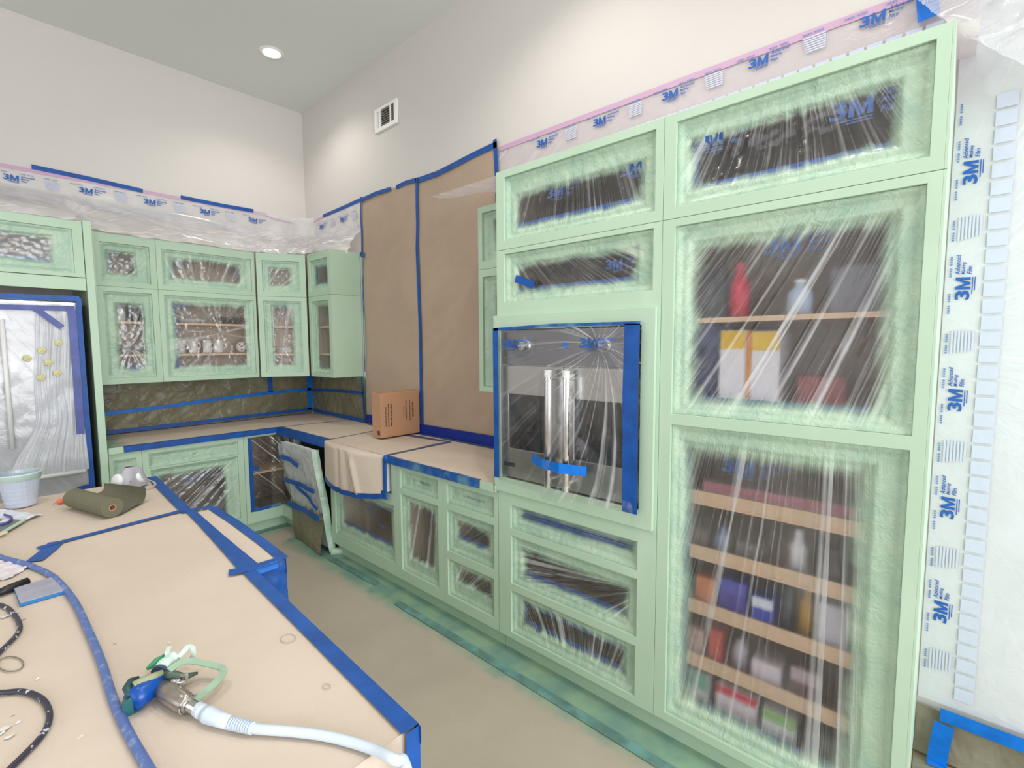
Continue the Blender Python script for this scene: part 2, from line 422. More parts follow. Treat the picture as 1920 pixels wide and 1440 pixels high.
def film_hole(parent, fr, h, m=(.05, .05, .05, .05), focal=(.3, 1.2), mat=None, fold=1., seed=0, tape='b', amp=1., logos=(), tape_mat=None, bulge=.0, tail=None, d0=.013):
    a0, a1, z0, z1 = h; l, r, t, b = m; W, H = a1-a0, z1-z0
    fa, fz = a0+focal[0]*W, z0+focal[1]*H; R = math.hypot(fa-(a0+a1)/2, fz-(z0+z1)/2)+.05
    def edge(a, z):
        dx = min(a-(a0+l), (a1-r)-a); dz = min(z-(z0+b), (z1-t)-z)
        e = min(dx, dz)
        if dx > 0 and dz > 0: e = 1/math.sqrt(1/(dx*dx+1e-6)+1/(dz*dz+1e-6))
        return e+.007*nz(a*9+seed, z*9, .3)
    def dep(a, z):
        e = edge(a, z); s = min(a-a0, a1-a, z-z0, z1-z)
        ph = math.atan2(z-fz, a-fa)*R
        d = d0+.010*sstep(.010, .024, s)+.010*sstep(-.01, .01, e)+bulge*sstep(0, .15, e)
        d += amp*(.0042*fold*nz(ph*26, seed, .5)*sstep(-.03, .03, e)+.0022*nz(a*38+seed, z*38, 1.))
        return max(.004, d)
    step = .0065 if W*H > .3 else .006
    nu, nv = max(8, int(W/step)), max(8, int(H/step))
    def f(u, v):
        a, z = a0+.0008+u*(W-.0016), z0+.0008+v*(H-.0016); e = edge(a, z)
        fo = fold*(.25+.75*sstep(-.04, .02, e))*(.55+.9*max(0, nz(a*2.5+seed, z*2.5, 4.)+.35))
        return fr.p(a, dep(a, z), z), math.atan2(z-fz, a-fa)*R+seed*3.7, e, fo
    film = grid('masking_film', f, nu, nv, mat or M_FILM, parent, ('phi', 'edge', 'fold'))
    tm = tape_mat or M_TAPE
    for c in tape:
        k = MB(); D0, D1 = .040+bulge, .041+bulge
        if c == 'b': k.fbox(fr, a0+l-.02, a1-r+.02, D0, D1, z0+b-.030, z0+b+.030)
        if c == 't': k.fbox(fr, a0+l-.02, a1-r+.02, D0, D1, z1-t-.028, z1-t+.028)
        if c == 'l': k.fbox(fr, a0+l-.030, a0+l+.026, D0, D1, z0+b-.01, z1-t+.01)
        if c == 'r': k.fbox(fr, a1-r-.024, a1-r+.028, D0, D1, z0+b-.01, z1-t+.01)
        k.go('masking_tape', tm, film)
    for (la, lz, lh) in logos:
        k = MB(); mp = lambda x, y, la=la, lz=lz: fr.p(la+x, dep(min(a1, max(a0, la+x)), min(z1, max(z0, lz+y)))+.0025, lz+y)
        logo(k, 0, 0, lh, mp); slogan(k, lh*2.35, lh*.7, lh*.33, mp)
        k.go('logo', M_LOGO_F, film)
    return film

def cabinet(name, label, group, fr, a0, a1, depth, z0, z1, holes, films, shelves=(), inter=None, floor_z=None, back=True, frame_th=.02, gap=.0008):
    c = fr.p((a0+a1)/2, depth/2, z0); root = thing(name, label, 'cabinet', c, group)
    a0 += gap; a1 -= gap; z1 -= gap; z0 += gap
    V, F = frame_mesh(fr, a0, a1, z0, z1, holes, frame_th); fm = mesh('face_frame', V, F, M_GREEN, root, bevel=.0012)
    k = MB(); T = .016; D0 = frame_th+.0005
    k.fbox(fr, a0, a0+T, D0, depth, z0, z1); k.fbox(fr, a1-T, a1, D0, depth, z0, z1)
    k.fbox(fr, a0+T, a1-T, D0, depth, z0, z0+T); k.fbox(fr, a0+T, a1-T, D0, depth, z1-T, z1)
    if back: k.fbox(fr, a0+T, a1-T, depth-.008, depth, z0+T, z1-T)
    k.go('carcass', inter or M_INT, root)
    for s in shelves:
        z, d0, d1 = s[:3]; MB().fbox(fr, a0+T+.001, a1-T-.001, d0, d1, z-.018, z).go('shelf', s[3] if len(s) > 3 else M_MAPLE, root)
    for i, (h, kw) in enumerate(zip(holes, films)):
        if kw is not None: film_hole(root, fr, h, **kw)
    return root

# ---- wall cabinets on the back wall (two tiers)
TU = 2.103                                  # seam between the tiers
YB = -.39; fb = FB(YB)
gu = 'wall cabinets on the back wall'
cabinet('wall_cabinet', 'upper tier green wall cabinet beside the fridge panel, narrow sprayed opening', gu, fb, -1.853, -1.425, .385, TU, 2.50,
        [(-1.772, -1.468, 2.140, 2.432)], [dict(m=(.035, .085, .055, .055), tape='l', focal=(-.2, -.6), seed=1, tape_mat=M_TAPE_G)])
cabinet('wall_cabinet', 'upper tier green wall cabinet with the wide short opening, left of the corner', gu, fb, -1.425, -.682, .385, TU, 2.50,
        [(-1.388, -.712, 2.140, 2.430)], [dict(m=(.055, .075, .055, .055), tape='l', focal=(.42, -1.2), seed=2, fold=1.1, logos=((-.86, 2.30, .032), (-1.30, 2.32, .03)))])
cabinet('wall_cabinet', 'lower tier narrow green wall cabinet beside the fridge panel, glassware on maple shelves', gu, fb, -1.853, -1.425, .385, 1.357, TU,
        [(-1.772, -1.468, 1.405, 2.065)], [dict(m=(.07, .055, .085, .055), tape='b', focal=(.5, .35), seed=3, fold=.8, mat=M_FILM)],
        shelves=((1.845, .06, .375), (1.585, .06, .375)))
cabinet('wall_cabinet', 'lower tier wide green wall cabinet with crinkled clear film and white plates inside', gu, fb, -1.425, -.682, .385, 1.357, TU,
        [(-1.388, -.706, 1.395, 2.062)], [dict(m=(.06, .055, .05, .07), tape='l', focal=(.6, .55), seed=4, fold=1.1, logos=((-1.30, 1.965, .03),))],
        shelves=((1.845, .06, .375), (1.585, .06, .375)))
dg = Fr((-.682, YB, 0), (.384, -.219, 0)); DL = .442
cabinet('corner_wall_cabinet', 'upper tier diagonal corner wall cabinet, small sprayed opening', 'diagonal corner cabinets', dg, 0.012, DL-.012, .22, TU, 2.50,
        [(.06, .375, 2.150, 2.430)], [dict(m=(.05, .07, .06, .05), tape='', focal=(-.3, -.5), seed=5)])
cabinet('corner_wall_cabinet', 'lower tier diagonal corner wall cabinet with three shelves seen through the film', 'diagonal corner cabinets', dg, 0.012, DL-.012, .22, 1.357, TU,
        [(.06, .380, 1.400, 2.062)], [dict(m=(.06, .07, .035, .06), tape='t', focal=(.45, .35), seed=6, fold=.8, tape_mat=M_TAPE_S)],
        shelves=((1.835, .05, .21), (1.575, .05, .21)))
XR = -.300; fr_ = FR(XR); gr_ = 'wall cabinets right of the corner'
for (z0, z1, hz, lab, kw, sh) in ((TU, 2.50, (2.150, 2.430), 'upper tier green wall cabinet right of the corner, above the smooth end panel', dict(m=(.05, .035, .05, .05), tape='lb', focal=(.3, 1.6), seed=7, fold=.5), ()),
                          (1.357, TU, (1.395, 2.055), 'lower tier green wall cabinet right of the corner beside the taped brown paper', dict(m=(.05, .03, .03, .03), tape='', focal=(.3, 1.6), seed=8, fold=.4), ((1.83, .05, .29), (1.575, .05, .29)))):
    r = cabinet('wall_cabinet', lab, gr_, fr_, .622, 1.040, .298, z0, z1, [(.668, 1.000, hz[0], hz[1])], [kw], shelves=sh)
    MB().box(XR+.0006, -.004, -1.0525, -1.0405, z0+.001, z1-.0015).go('end_panel', M_GREEN, r)
    if sh: MB().fbox(fr_, .72, .745, .034, .036, 1.42, 1.53).go('masking_tape', M_TAPE, r)
# ---- wall cabinets right of the window
XW = -.350; fw_ = FR(XW)
for (z0, z1, hz, lab, sh) in ((TU, 2.475, (2.150, 2.437), 'upper tier green wall cabinet half hidden behind the oven tower', ()),
                          (1.357, TU, (1.390, 2.056), 'lower tier green wall cabinet half hidden behind the oven tower', ((1.83, .05, .34), (1.62, .05, .34)))):
    cabinet('wall_cabinet', lab, 'wall cabinets beside the oven tower', fw_, 2.975, 3.40, .345, z0, z1, [(3.012, 3.36, hz[0], hz[1])],
            [dict(m=(.075, .05, .05, .05), tape='', focal=(.5, 2.), seed=9, fold=.5)], shelves=sh)

# ---- fridge alcove: tall end panel, cabinet over the fridge
p = thing('fridge_end_panel', 'tall green end panel between the wrapped fridge and the wall cabinets', 'panel', (-1.878, -.36, 0))
MB().box(-1.900, -1.856, -.722, -.004, .0, 2.505).go('panel', M_GREEN, p, bevel=.002)
MB().box(-1.853, -1.848, -.70, -.69, 1.95, 2.45).go('panel_edge_bead', M_GREEN, p)
ff = FB(-.70)
cabinet('fridge_cabinet', 'green bridge cabinet above the wrapped fridge', None, ff, -2.86, -1.902, .69, 2.12, 2.50,
        [(-2.82, -1.955, 2.148, 2.440)], [dict(m=(.05, .10, .06, .055), tape='b', focal=(.2, -.8), seed=11, fold=.5)])
o = MB().box(-2.86, -1.902, -.705, -.665, 2.032, 2.116).go('fridge_top_rail', M_GREEN, bevel=.002)
tag(o, 'pale green rail under the bridge cabinet, above the fridge gap', 'rail')

# ---- oven tower and pantry tower
XF = -.648; ft = FR(XF); DT = .64; ZS = 2.118
gt = 'tall tower cabinets on the right'
Y0, Y1, Y2 = 3.415, 4.302, 5.112
cabinet('tower_cabinet', 'top cabinet above the oven tower, long brown opening with blue film print', gt, ft, Y0, Y1, DT, ZS, 2.504,
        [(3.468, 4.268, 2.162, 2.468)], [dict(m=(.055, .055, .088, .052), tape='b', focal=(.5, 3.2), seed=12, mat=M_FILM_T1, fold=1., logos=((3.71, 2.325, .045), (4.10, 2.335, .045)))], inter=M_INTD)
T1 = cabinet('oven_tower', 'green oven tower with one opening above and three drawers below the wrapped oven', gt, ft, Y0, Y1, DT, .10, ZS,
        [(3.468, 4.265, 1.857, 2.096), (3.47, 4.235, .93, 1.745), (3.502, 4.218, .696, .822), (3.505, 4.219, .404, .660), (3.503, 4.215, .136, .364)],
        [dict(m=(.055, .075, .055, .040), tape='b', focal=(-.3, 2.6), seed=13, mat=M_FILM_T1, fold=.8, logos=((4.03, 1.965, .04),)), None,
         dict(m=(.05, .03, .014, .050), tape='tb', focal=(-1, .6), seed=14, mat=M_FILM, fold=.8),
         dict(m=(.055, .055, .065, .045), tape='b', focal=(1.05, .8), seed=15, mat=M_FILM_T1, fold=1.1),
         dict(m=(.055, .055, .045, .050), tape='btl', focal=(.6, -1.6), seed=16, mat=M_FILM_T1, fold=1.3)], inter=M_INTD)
k = MB().fbox(ft, 3.545, 3.665, .004, .005, 1.92, 1.95); k.V = [ft.p(3.53+ (u*.9397+v*.342), .008, 1.955-(u*.342)+v*.9397) for u, v in ((0, 0), (0, .036), (.125, 0), (.125, .036))]+[ft.p(3.53+(u*.9397+v*.342), .0085, 1.955-(u*.342)+v*.9397) for u, v in ((0, 0), (0, .036), (.125, 0), (.125, .036))]
k.F = [(0, 1, 3, 2), (4, 6, 7, 5), (0, 2, 6, 4), (1, 5, 7, 3), (0, 4, 5, 1), (2, 3, 7, 6)]; k.go('masking_tape', M_TAPE, T1)
V, F = frame_mesh(ft, 3.405, 4.288, .888, 1.792, [(3.452, 4.228, .965, 1.722)], .016, -.0165); mesh('oven_surround', V, F, M_GREEN, T1, bevel=.0015)
MB().fbox(ft, Y0+.002, Y1, .05, DT, 0, .099).go('toe_kick', M_GREEN, T1)
for z in (.68, .385): MB().fbox(ft, Y0+.02, Y1-.02, .023, .6, z-.009, z+.009).go('drawer_divider', M_INTD, T1)
MB().fbox(ft, Y0+.02, Y1-.02, .023, .6, .86, .88).go('oven_shelf', M_INTD, T1); MB().fbox(ft, Y0+.02, Y1-.02, .023, .6, 1.80, 1.82).go('oven_cover_shelf', M_INTD, T1)

cabinet('tower_cabinet', 'top cabinet above the pantry tower, largest short opening near the ceiling film', gt, ft, Y1, Y2, DT, ZS, 2.504,
        [(4.350, 5.079, 2.160, 2.470)], [dict(m=(.042, .072, .070, .050), tape='lb', focal=(.5, 2.2), seed=17, mat=M_FILM_T1, fold=1.2, bulge=.012, logos=((4.395, 2.36, .055), (4.83, 2.335, .055)))], inter=M_INTD)
MB().fbox(ft, Y2-.0007, Y2+.006, .0, DT, ZS+.001, 2.503).go('end_panel', M_GREEN, bpy.data.objects['tower_cabinet.001'])
T2 = cabinet('pantry_tower', 'green pantry tower with a big frosted film opening over a taller one', gt, ft, Y1, Y2, DT, .10, ZS,
        [(4.352, 5.078, 1.374, 2.088), (4.352, 5.076, .137, 1.332)],
        [dict(m=(.050, .060, .062, .040), tape='b', focal=(1.6, 2.6), seed=18, mat=M_FILM_T2, fold=1.25, amp=.45, bulge=.01, logos=((4.655, 1.95, .055),)),
         dict(m=(.040, .085, .065, .060), tape='lb', focal=(.75, 2.4), seed=19, mat=M_FILM_T2L, fold=1.0, amp=.45, bulge=.01, logos=((4.535, 1.17, .055),))], inter=M_INT,
        shelves=((1.742, .05, .63, M_MAPLE), (1.415, .07, .63, M_MAPLE)))
MB().fbox(ft, Y1, Y2-.002, .05, DT, 0, .099).go('toe_kick', M_GREEN, T2)
for z in (1.075, .855, .632, .410, .195):
    k = MB().fbox(ft, Y1+.025, Y2-.025, .055, .60, z-.055, z-.045); k.fbox(ft, Y1+.025, Y2-.025, .055, .070, z-.045, z)
    k.go('pull_out_tray', M_MAPLE, T2, bevel=.002)

# ---- base cabinets along the right wall
fr2 = FR(XF)
gb = 'base cabinets under the counter on the right'
SB = cabinet('sink_cabinet', 'green base cabinet under the papered apron sink', None, fr2, 1.600, 2.500, .62, .10, .655,
        [(1.665, 2.455, .192, .582)], [dict(m=(.06, .06, .045, .075), tape='tb', focal=(.5, 6), seed=20, fold=.25, logos=((2.06, .455, .03), (2.22, .37, .026)), mat=M_FILM_T1)])
MB().fbox(fr2, 2.432, 2.4985, 0, .02, .656, .872).go('stile', M_GREEN, SB)
MB().fbox(fr2, 1.602, 2.4985, .05, .60, 0, .099).go('toe_kick', M_GREEN, SB)
DB = cabinet('base_cabinet', 'green base cabinet with one drawer over a tall door opening', gb, fr2, 2.500, 2.955, .62, .10, .872,
        [(2.537, 2.915, .724, .842), (2.535, 2.912, .172, .684)],
        [dict(m=(.10, .10, .055, .055), tape='', focal=(.5, -3), seed=21, fold=1.2), dict(m=(.05, .06, .05, .085), tape='', focal=(1.2, 3.), seed=22, fold=.9, logos=((2.79, .565, .028),), mat=M_FILM_T1)])
TB = cabinet('base_cabinet', 'green base cabinet with three stacked drawer openings next to the oven tower', gb, fr2, 2.955, 3.412, .62, .10, .872,
        [(2.998, 3.383, .722, .836), (2.998, 3.382, .434, .682), (2.998, 3.378, .164, .384)],
        [dict(m=(.10, .10, .055, .055), tape='', focal=(.2, -3), seed=23, fold=1.3), dict(m=(.055, .05, .06, .07), tape='b', focal=(-1., -1.2), seed=24, fold=.8, logos=()), dict(m=(.055, .045, .045, .085), tape='', focal=(-.2, -.6), seed=25, fold=1.3)])
for c, a, bb in ((DB, 2.501, 2.954), (TB, 2.956, 3.411)): MB().fbox(fr2, a, bb, .05, .60, 0, .099).go('toe_kick', M_GREEN, c)
MB().fbox(fr2, 2.50, 2.954, .03, .6, .70, .71).go('drawer_divider', M_INTD, DB)
for z in (.70, .41): MB().fbox(fr2, 2.975, 3.392, .023, .6, z-.006, z+.006).go('drawer_divider', M_INTD, TB)

# ---- base cabinets along the back wall and the corner
YF = -.690; fb2 = FB(YF)
gbb = 'base cabinets under the counter on the back wall'
A = cabinet('base_cabinet', 'narrow green base cabinet beside the fridge panel, behind the crumpled respirator', gbb, fb2, -1.850, -1.655, .66, .10, .872,
        [(-1.825, -1.690, .718, .822), (-1.825, -1.690, .15, .68)], [dict(m=(.06, .06, .05, .05), tape='', seed=26, focal=(.5, -2)), dict(m=(.05, .05, .08, .08), tape='', seed=27)])
Bc = cabinet('base_cabinet', 'wide green base cabinet with a drawer over a dark clear-film opening', gbb, fb2, -1.655, -.950, .66, .10, .872,
        [(-1.615, -.992, .724, .838), (-1.608, -.998, .17, .712)],
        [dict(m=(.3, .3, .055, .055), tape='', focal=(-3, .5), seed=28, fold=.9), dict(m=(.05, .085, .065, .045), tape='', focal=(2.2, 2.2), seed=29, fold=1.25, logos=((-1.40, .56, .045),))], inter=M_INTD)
for c, a, bb in ((A, -1.849, -1.656), (Bc, -1.654, -.951)): MB().box(a, bb, -.635, -.04, 0, .099).go('toe_kick', M_GREEN, c)
CC = thing('corner_base_cabinet', 'inside-corner green base cabinet, opening outlined with blue tape, plastic wrapped around the corner', 'cabinet', (-.5, -.5, 0))
V, F = frame_mesh(fb2, -.949, -.649, .10, .872, [(-.915, -.648, .205, .855)], .02); mesh('face_frame', V, F, M_GREEN, CC)
V, F = frame_mesh(fr2, .6915, 1.000, .10, .872, [(.690, .965, .205, .855)], .02); mesh('face_frame', V, F, M_GREEN, CC)
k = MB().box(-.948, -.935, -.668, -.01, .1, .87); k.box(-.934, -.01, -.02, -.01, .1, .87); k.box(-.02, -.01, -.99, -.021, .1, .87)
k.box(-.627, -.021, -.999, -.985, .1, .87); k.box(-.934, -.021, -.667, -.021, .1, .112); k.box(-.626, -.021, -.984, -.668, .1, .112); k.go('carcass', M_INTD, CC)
MB().box(-.92, -.03, -.66, -.03, .52, .536).go('lazy_susan_shelf', M_MAPLE, CC)
def cf(u, v):
    s = u*.62; z = .21+.642*v; r = .10; a = .268
    if s < a-r: x, y = -.915+s, -.684
    elif s < a-r+r*1.571:
        q = (s-(a-r))/r; x, y = -.915+(a-r)+r*math.sin(q)*1., -.684-r*(1-math.cos(q))
    else: x, y = -.647, -.784-(s-(a-r+r*1.571))
    dd = .004*nz(s*22, z*22, 2.)+.006*nz((s+z)*14, z*2, 5.)
    e = min(s+.02, .7-s, z-.190, .90-z)
    return (x-dd, y+dd, z), (s+z)*1.4, e+.01, 1.1*(.4+.6*sstep(.45, .75, v))+.3*sstep(.3, .1, abs(v-.4))
cfilm = grid('masking_film', cf, 90, 90, m_film('masking_film_corner', .04, tint=lin(228, 214, 204), fs=22, foldw=.8), CC, ('phi', 'edge', 'fold'))
k = MB().box(-.918, -.885, -.6935, -.6925, .20, .85); k.go('masking_tape', M_TAPE, CC)
MB().box(-.885, -.66, -.6915, -.6905, .196, .226).go('masking_tape', M_TAPE_G, CC)
MB().box(-.884, -.835, -.6935, -.6925, .56, .60).go('masking_tape', M_TAPE, CC)
MB().box(-.948, -.591, -.635, -.03, 0, .099).go('toe_kick', M_GREEN, CC); MB().box(-.59, -.03, -.998, -.03, 0, .099).go('toe_kick', M_GREEN, CC)

# ---- dishwasher, ajar and wrapped
DW = thing('dishwasher', 'dishwasher with its ajar door wrapped in grey plastic, olive paper and blue tape bands', 'dishwasher', (-.35, -1.3, 0))
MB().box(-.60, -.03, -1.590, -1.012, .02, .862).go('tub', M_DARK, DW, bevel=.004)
def dwp(u, v, off=0):
    """door: hinge at the bottom; v 0..1 up, u 0..1 toward the camera"""
    return (-.662-.112*v-off, -1.03-.555*u+.012*nz(v*3, 1.), .045+.80*v)
V = []; 
for off in (0, -.045):
    for (u, v) in ((0, 0), (1, 0), (1, 1), (0, 1)): V.append(dwp(u, v, off))
mesh('door', V, [(0, 1, 2, 3), (7, 6, 5, 4), (0, 4, 5, 1), (1, 5, 6, 2), (2, 6, 7, 3), (3, 7, 4, 0)], M_WHITE, DW)
def wrap(v0, v1, off):
    def f(u, v):
        vv = v0+(v1-v0)*v; o = off+.010*nz(u*9, vv*9, 3.)+.034*abs(nz(u*3+vv*3, vv*4, 7.))+.012*abs(nz(u*8-vv*9, vv*7, 1.))
        return dwp(-.01+u*1.02, vv, o), (u+vv*.6)*1.2, .1, .9
    return f
grid('plastic_wrap', wrap(.30, 1.03, .010), 70, 70, M_FILM_GREY, DW, ('phi', 'edge', 'fold'))
def wpap(u, v):
    vv = -.055+.42*v; o = .006+.05*sstep(.3, -.05, vv)*(.6+.8*u)+.016*nz(u*4, vv*2, 3.); return dwp(-.02+u*1.0, vv, o), 0.
grid('olive_paper_skirt', wpap, 40, 20, M_OLIVE, DW, ('spray',))
def side(u, v):
    o = -.045+.058*u; q = dwp(1.0, -.03+v*1.04, o); return (q[0], q[1]-.010-.012*math.sin(u*3.14)+.004*nz(v*12, u*3), q[2]), (v*.6), -.02+.03*sstep(.35, .9, abs(nz(v*3, 2.))*2), .5
grid('sprayed_edge_wrap', side, 8, 60, m_film('edge_wrap', .5, green=lin(190, 214, 196)), DW, ('phi', 'edge', 'fold'))
for (v0, v1, va, wd) in ((.86, .82, 0, .036), (.60, .60, 0, .034), (.60, .42, 1, .030), (.335, .315, 0, .046)):
    u0, u1 = (0, .98) if not va else (.35, .98)
    if va == 0 and v0 == .86: u1 = .62
    pts = [dwp(u0+(u1-u0)*t, v0+(v1-v0)*t+.01*math.sin(t*3), .034+.006*math.sin(t*9)) for t in [i/8 for i in range(9)]]
    MB().ribbon(pts, wd, (-1, 0, .14)).go('masking_tape', M_TAPE, DW)
MB().tube([(-.665, -1.60, .025), (-.60, -1.63, .02), (-.57, -1.66, .02)], [.03, .028, .015], 10).go('bunched_plastic', M_GREEN, DW, smooth=True)
MB().fbox(ft, Y2-.0007, Y2+.006, .0, DT, .10, ZS-.001).go('end_panel', M_GREEN, T2)
# ---------------------------------------------------------------- countertop and its paper
ct = thing('countertop', 'L-shaped countertop hidden under taped brown paper', 'countertop', (-.6, -.7, .876))
k = MB(); k.box(-1.852, -.002, -.700, -.004, .8745, .911); k.box(-.668, -.002, -3.411, -.7003, .8745, .911); k.go('slab', M_STONE, ct)
def top_sheet(name, label, x0, x1, y0, y1, spray, nx=30, ny=30, z=.9185):
    r = thing(name, label, 'paper', ((x0+x1)/2, (y0+y1)/2, z), 'paper sheets on the countertop')
    grid('paper', lambda u, v: ((x0+u*(x1-x0), y0+v*(y1-y0), z+.0015*nz(u*5+x0*3, v*5+y0*3)), spray(x0+u*(x1-x0), y0+v*(y1-y0))), nx, ny, M_PAPER, r, ('spray',))
    return r
P1 = top_sheet('counter_paper', 'brown paper sheet on the counter below the back wall cabinets', -1.850, -.010, -.712, -.012, lambda x, y: .75*sstep(-1.60, -1.84, x)+.22*sstep(-.3, -.05, y)*sstep(-1.7, -.2, x))
P2 = top_sheet('counter_paper', 'short brown paper sheet on the counter over the dishwasher', -.675, -.010, -1.60, -.716, lambda x, y: .15*sstep(-.2, -.05, x))
P3 = top_sheet('counter_paper', 'brown paper over the sink, draped down the bowed apron front', -.672, -.010, -2.410, -1.603, lambda x, y: .08, z=.919)
P4 = top_sheet('counter_paper', 'brown paper sheet on the counter between the sink and the oven tower', -.675, -.010, -3.409, -2.412, lambda x, y: .35*sstep(-3.1, -3.4, y)+.12*sstep(-.3, -.05, x))
def apron(u, v):
    y = -1.606-.800*u; bow = .085*math.sin(math.pi*min(1, max(0, u*.96+.04)))**.8
    lo = .662-.045*math.sin(math.pi*(u*.8+.15)); q = v
    if q < .12: a = q/.12*1.5708; x = -.672-bow*.75*math.sin(a)-.004; z = .9195-.022*(1-math.cos(a))
    else: t = (q-.12)/.88; x = -.676-bow*(.75+.25*t)+.010*math.exp(-((u-.35-.05*t)/.035)**2)-.016*math.exp(-((u-.58-.13*t)/.03)**2)*sstep(0, .3, t)+.01*math.exp(-((u-.47-.1*t)/.05)**2); z = .8975-(.8975-lo)*t
    return (x, y, z), .05
grid('apron_paper', apron, 60, 24, M_PAPER, P3, ('spray',))
k = MB(); k.ribbon([Vector(apron(u, 1)[0])+Vector((-.002, 0, -.008)) for u in [i/20 for i in range(21)]], .036, (-1, 0, 0)); k.go('masking_tape', M_TAPE, P3)
MB().box(-.692, -.678, -2.4315, -2.401, .63, .905).go('masking_tape', M_TAPE, P3, bevel=.003)
MB().ribbon([(-.69, -2.36, .655), (-.688, -2.41, .66)], .05, (-1, 0, 0)).go('masking_tape', M_TAPE, P3)
k = MB(); V = [(-.55, -1.62, .70), (-.55, -2.39, .70), (-.672, -1.62, .70), (-.672, -2.39, .70)]
sk = thing('apron_sink', 'white apron sink under the draped paper', 'sink', (-.45, -2., .67))
prof = [(-.12, 0)]+[(-.671-.045*math.sin(math.pi*i/12)**.8, i/12) for i in range(13)]+[(-.12, 1)]
n = len(prof); V = [(x, -1.612-.785*t, z) for z in (.668, .872) for x, t in prof]
mesh('basin', V, [tuple(range(n)), tuple(range(2*n-1, n-1, -1))]+[(i, i+n, (i+1) % n+n, (i+1) % n) for i in range(n)], M_WHITE, sk)
# seams between the sheets and the edge tapes
zt = .9205
MB().ribbon([(-.655, -.718, zt), (-.35, -.755, zt), (-.055, -.805, zt)], .011, (0, 0, 1)).go('seam_tape', M_TAPE_S, P2)
MB().ribbon([(-.672, -1.605, zt), (-.40, -1.570, zt), (-.14, -1.525, zt)], .011, (0, 0, 1)).go('seam_tape', M_TAPE_S, P3)
MB().ribbon([(-.660, -2.412, zt), (-.40, -2.40, zt), (-.24, -2.385, zt), (-.10, -2.392, zt)], [.03, .03, .045, .035], (0, 0, 1)).go('seam_tape', M_TAPE_S, P4)
MB().ribbon([(-.10, -2.40, zt+.001), (-.12, -2.2, zt+.001), (-.14, -1.95, zt+.001), (-.17, -1.7, zt+.001)], [.02, .04, .055, .05], (0, 0, 1)).go('seam_tape', M_TAPE_S, P3)
def edge_tape(parent, pts, nrm, mat, wide=.030, drop=.045):
    """folded over the counter edge: one band on top, one on the front"""
    pts = [Vector(p) for p in pts]; nv = Vector(nrm)
    MB().ribbon([p-nv*wide/2+Vector((0, 0, .0012*math.sin(i*2.1))) for i, p in enumerate(pts)], wide, (0, 0, 1), .0008).go('masking_tape', mat, parent)
    MB().ribbon([p+Vector((0, 0, -drop/2)) for p in pts], drop, nrm, .0015, .0008).go('masking_tape', mat, parent)
ln = lambda a, b_, n=8: [tuple(a[i]+(b_[i]-a[i])*t/n for i in range(3)) for t in range(n+1)]
edge_tape(P1, ln((-1.76, -.714, .920), (-.675, -.714, .920), 14), (0, -1, 0), M_TAPE, .026)
MB().box(-1.848, -1.765, -.7165, -.7145, .874, .921).go('sprayed_tape_end', M_GREEN, P1)
edge_tape(P2, ln((-.678, -.70, .920), (-.678, -1.600, .920)), (-1, 0, 0), M_TAPE, .050, .062)
edge_tape(P4, ln((-.677, -2.44, .920), (-.677, -3.30, .920), 12), (-1, 0, 0), M_TAPE_G, .018, .046)
MB().box(-.680, -.678, -3.409, -3.31, .876, .921).go('sprayed_tape_end', M_GREEN, P4)
MB().lathe((-.676, -2.425, .875), [(0, 0), (.016, 0), (.020, .03), (.016, .048), (0, .052)], n=12).go('bunched_tape', M_TAPE, P4, smooth=True)
MB().ribbon(ln((-1.79, -.014, .9205), (-.02, -.014, .9205), 10), .030, (0, 0, 1)).go('masking_tape', M_TAPE_G, P1)

# ---------------------------------------------------------------- backsplash masking
def wall_sheet(root, name, fr, a0, a1, z0, z1, mat, amp, spray, nu=60, nv=40, dd=.006, fq=7):
    def f(u, v):
        a = a0+u*(a1-a0); z = z0+v*(z1-z0)
        d = amp*(.5+.5*nz(a*fq, z*fq*1.3, a0))+amp*.9*abs(nz(a*3-z*4, z*2.2, 9.))**.8+(amp*.5*max(0, nz(a*9-z*14, z*4, 2.))+amp*.4*max(0, nz(a*12+z*12, z*3, 6.)) if amp > .012 else 0)
        return fr.p(a, -dd-d, z), spray(a, z)
    return grid(name, f, nu, nv, mat, root, ('spray',))
B1 = thing('backsplash_paper', 'olive paper taped over the backsplash under the back wall cabinets', 'paper', (-.92, -.02, .92))
wall_sheet(B1, 'paper', FB(0), -1.850, -.020, .925, 1.355, M_OLIVE, .014, lambda a, z: .40*sstep(1.24, 1.36, z)+.45*sstep(-1.72, -1.86, a), 150, 40)
for pts, wd, m in (([(-1.80, 0, 1.098), (-1.4, 0, 1.115), (-.9, 0, 1.150), (-.4, 0, 1.172), (-.03, 0, 1.182)], .030, M_TAPE_B), ([(-1.78, 0, .945), (-1.2, 0, .948), (-.6, 0, .958), (-.03, 0, .965)], .030, M_TAPE), ([(-1.79, 0, 1.30), (-1.785, 0, 1.09)], .045, M_TAPE),
                   ([(-.455, 0, 1.345), (-.450, 0, 1.18)], .045, M_TAPE), ([(-.045, 0, 1.35), (-.045, 0, .96)], .05, M_TAPE_B)):
    MB().ribbon([Vector(p)+Vector((0, -.034, 0)) for p in spline(pts, 6)], wd, (0, -1, 0)).go('masking_tape', m, B1)
B2 = thing('backsplash_paper', 'olive paper taped over the short backsplash right of the corner', 'paper', (-.02, -.6, .92))
wall_sheet(B2, 'paper', FR(0), .045, 1.098, .925, 1.355, M_OLIVE, .014, lambda a, z: .40*sstep(1.22, 1.36, z)+.35*sstep(.95, 1.1, a)*sstep(1.1, 1.3, z), 90, 40)
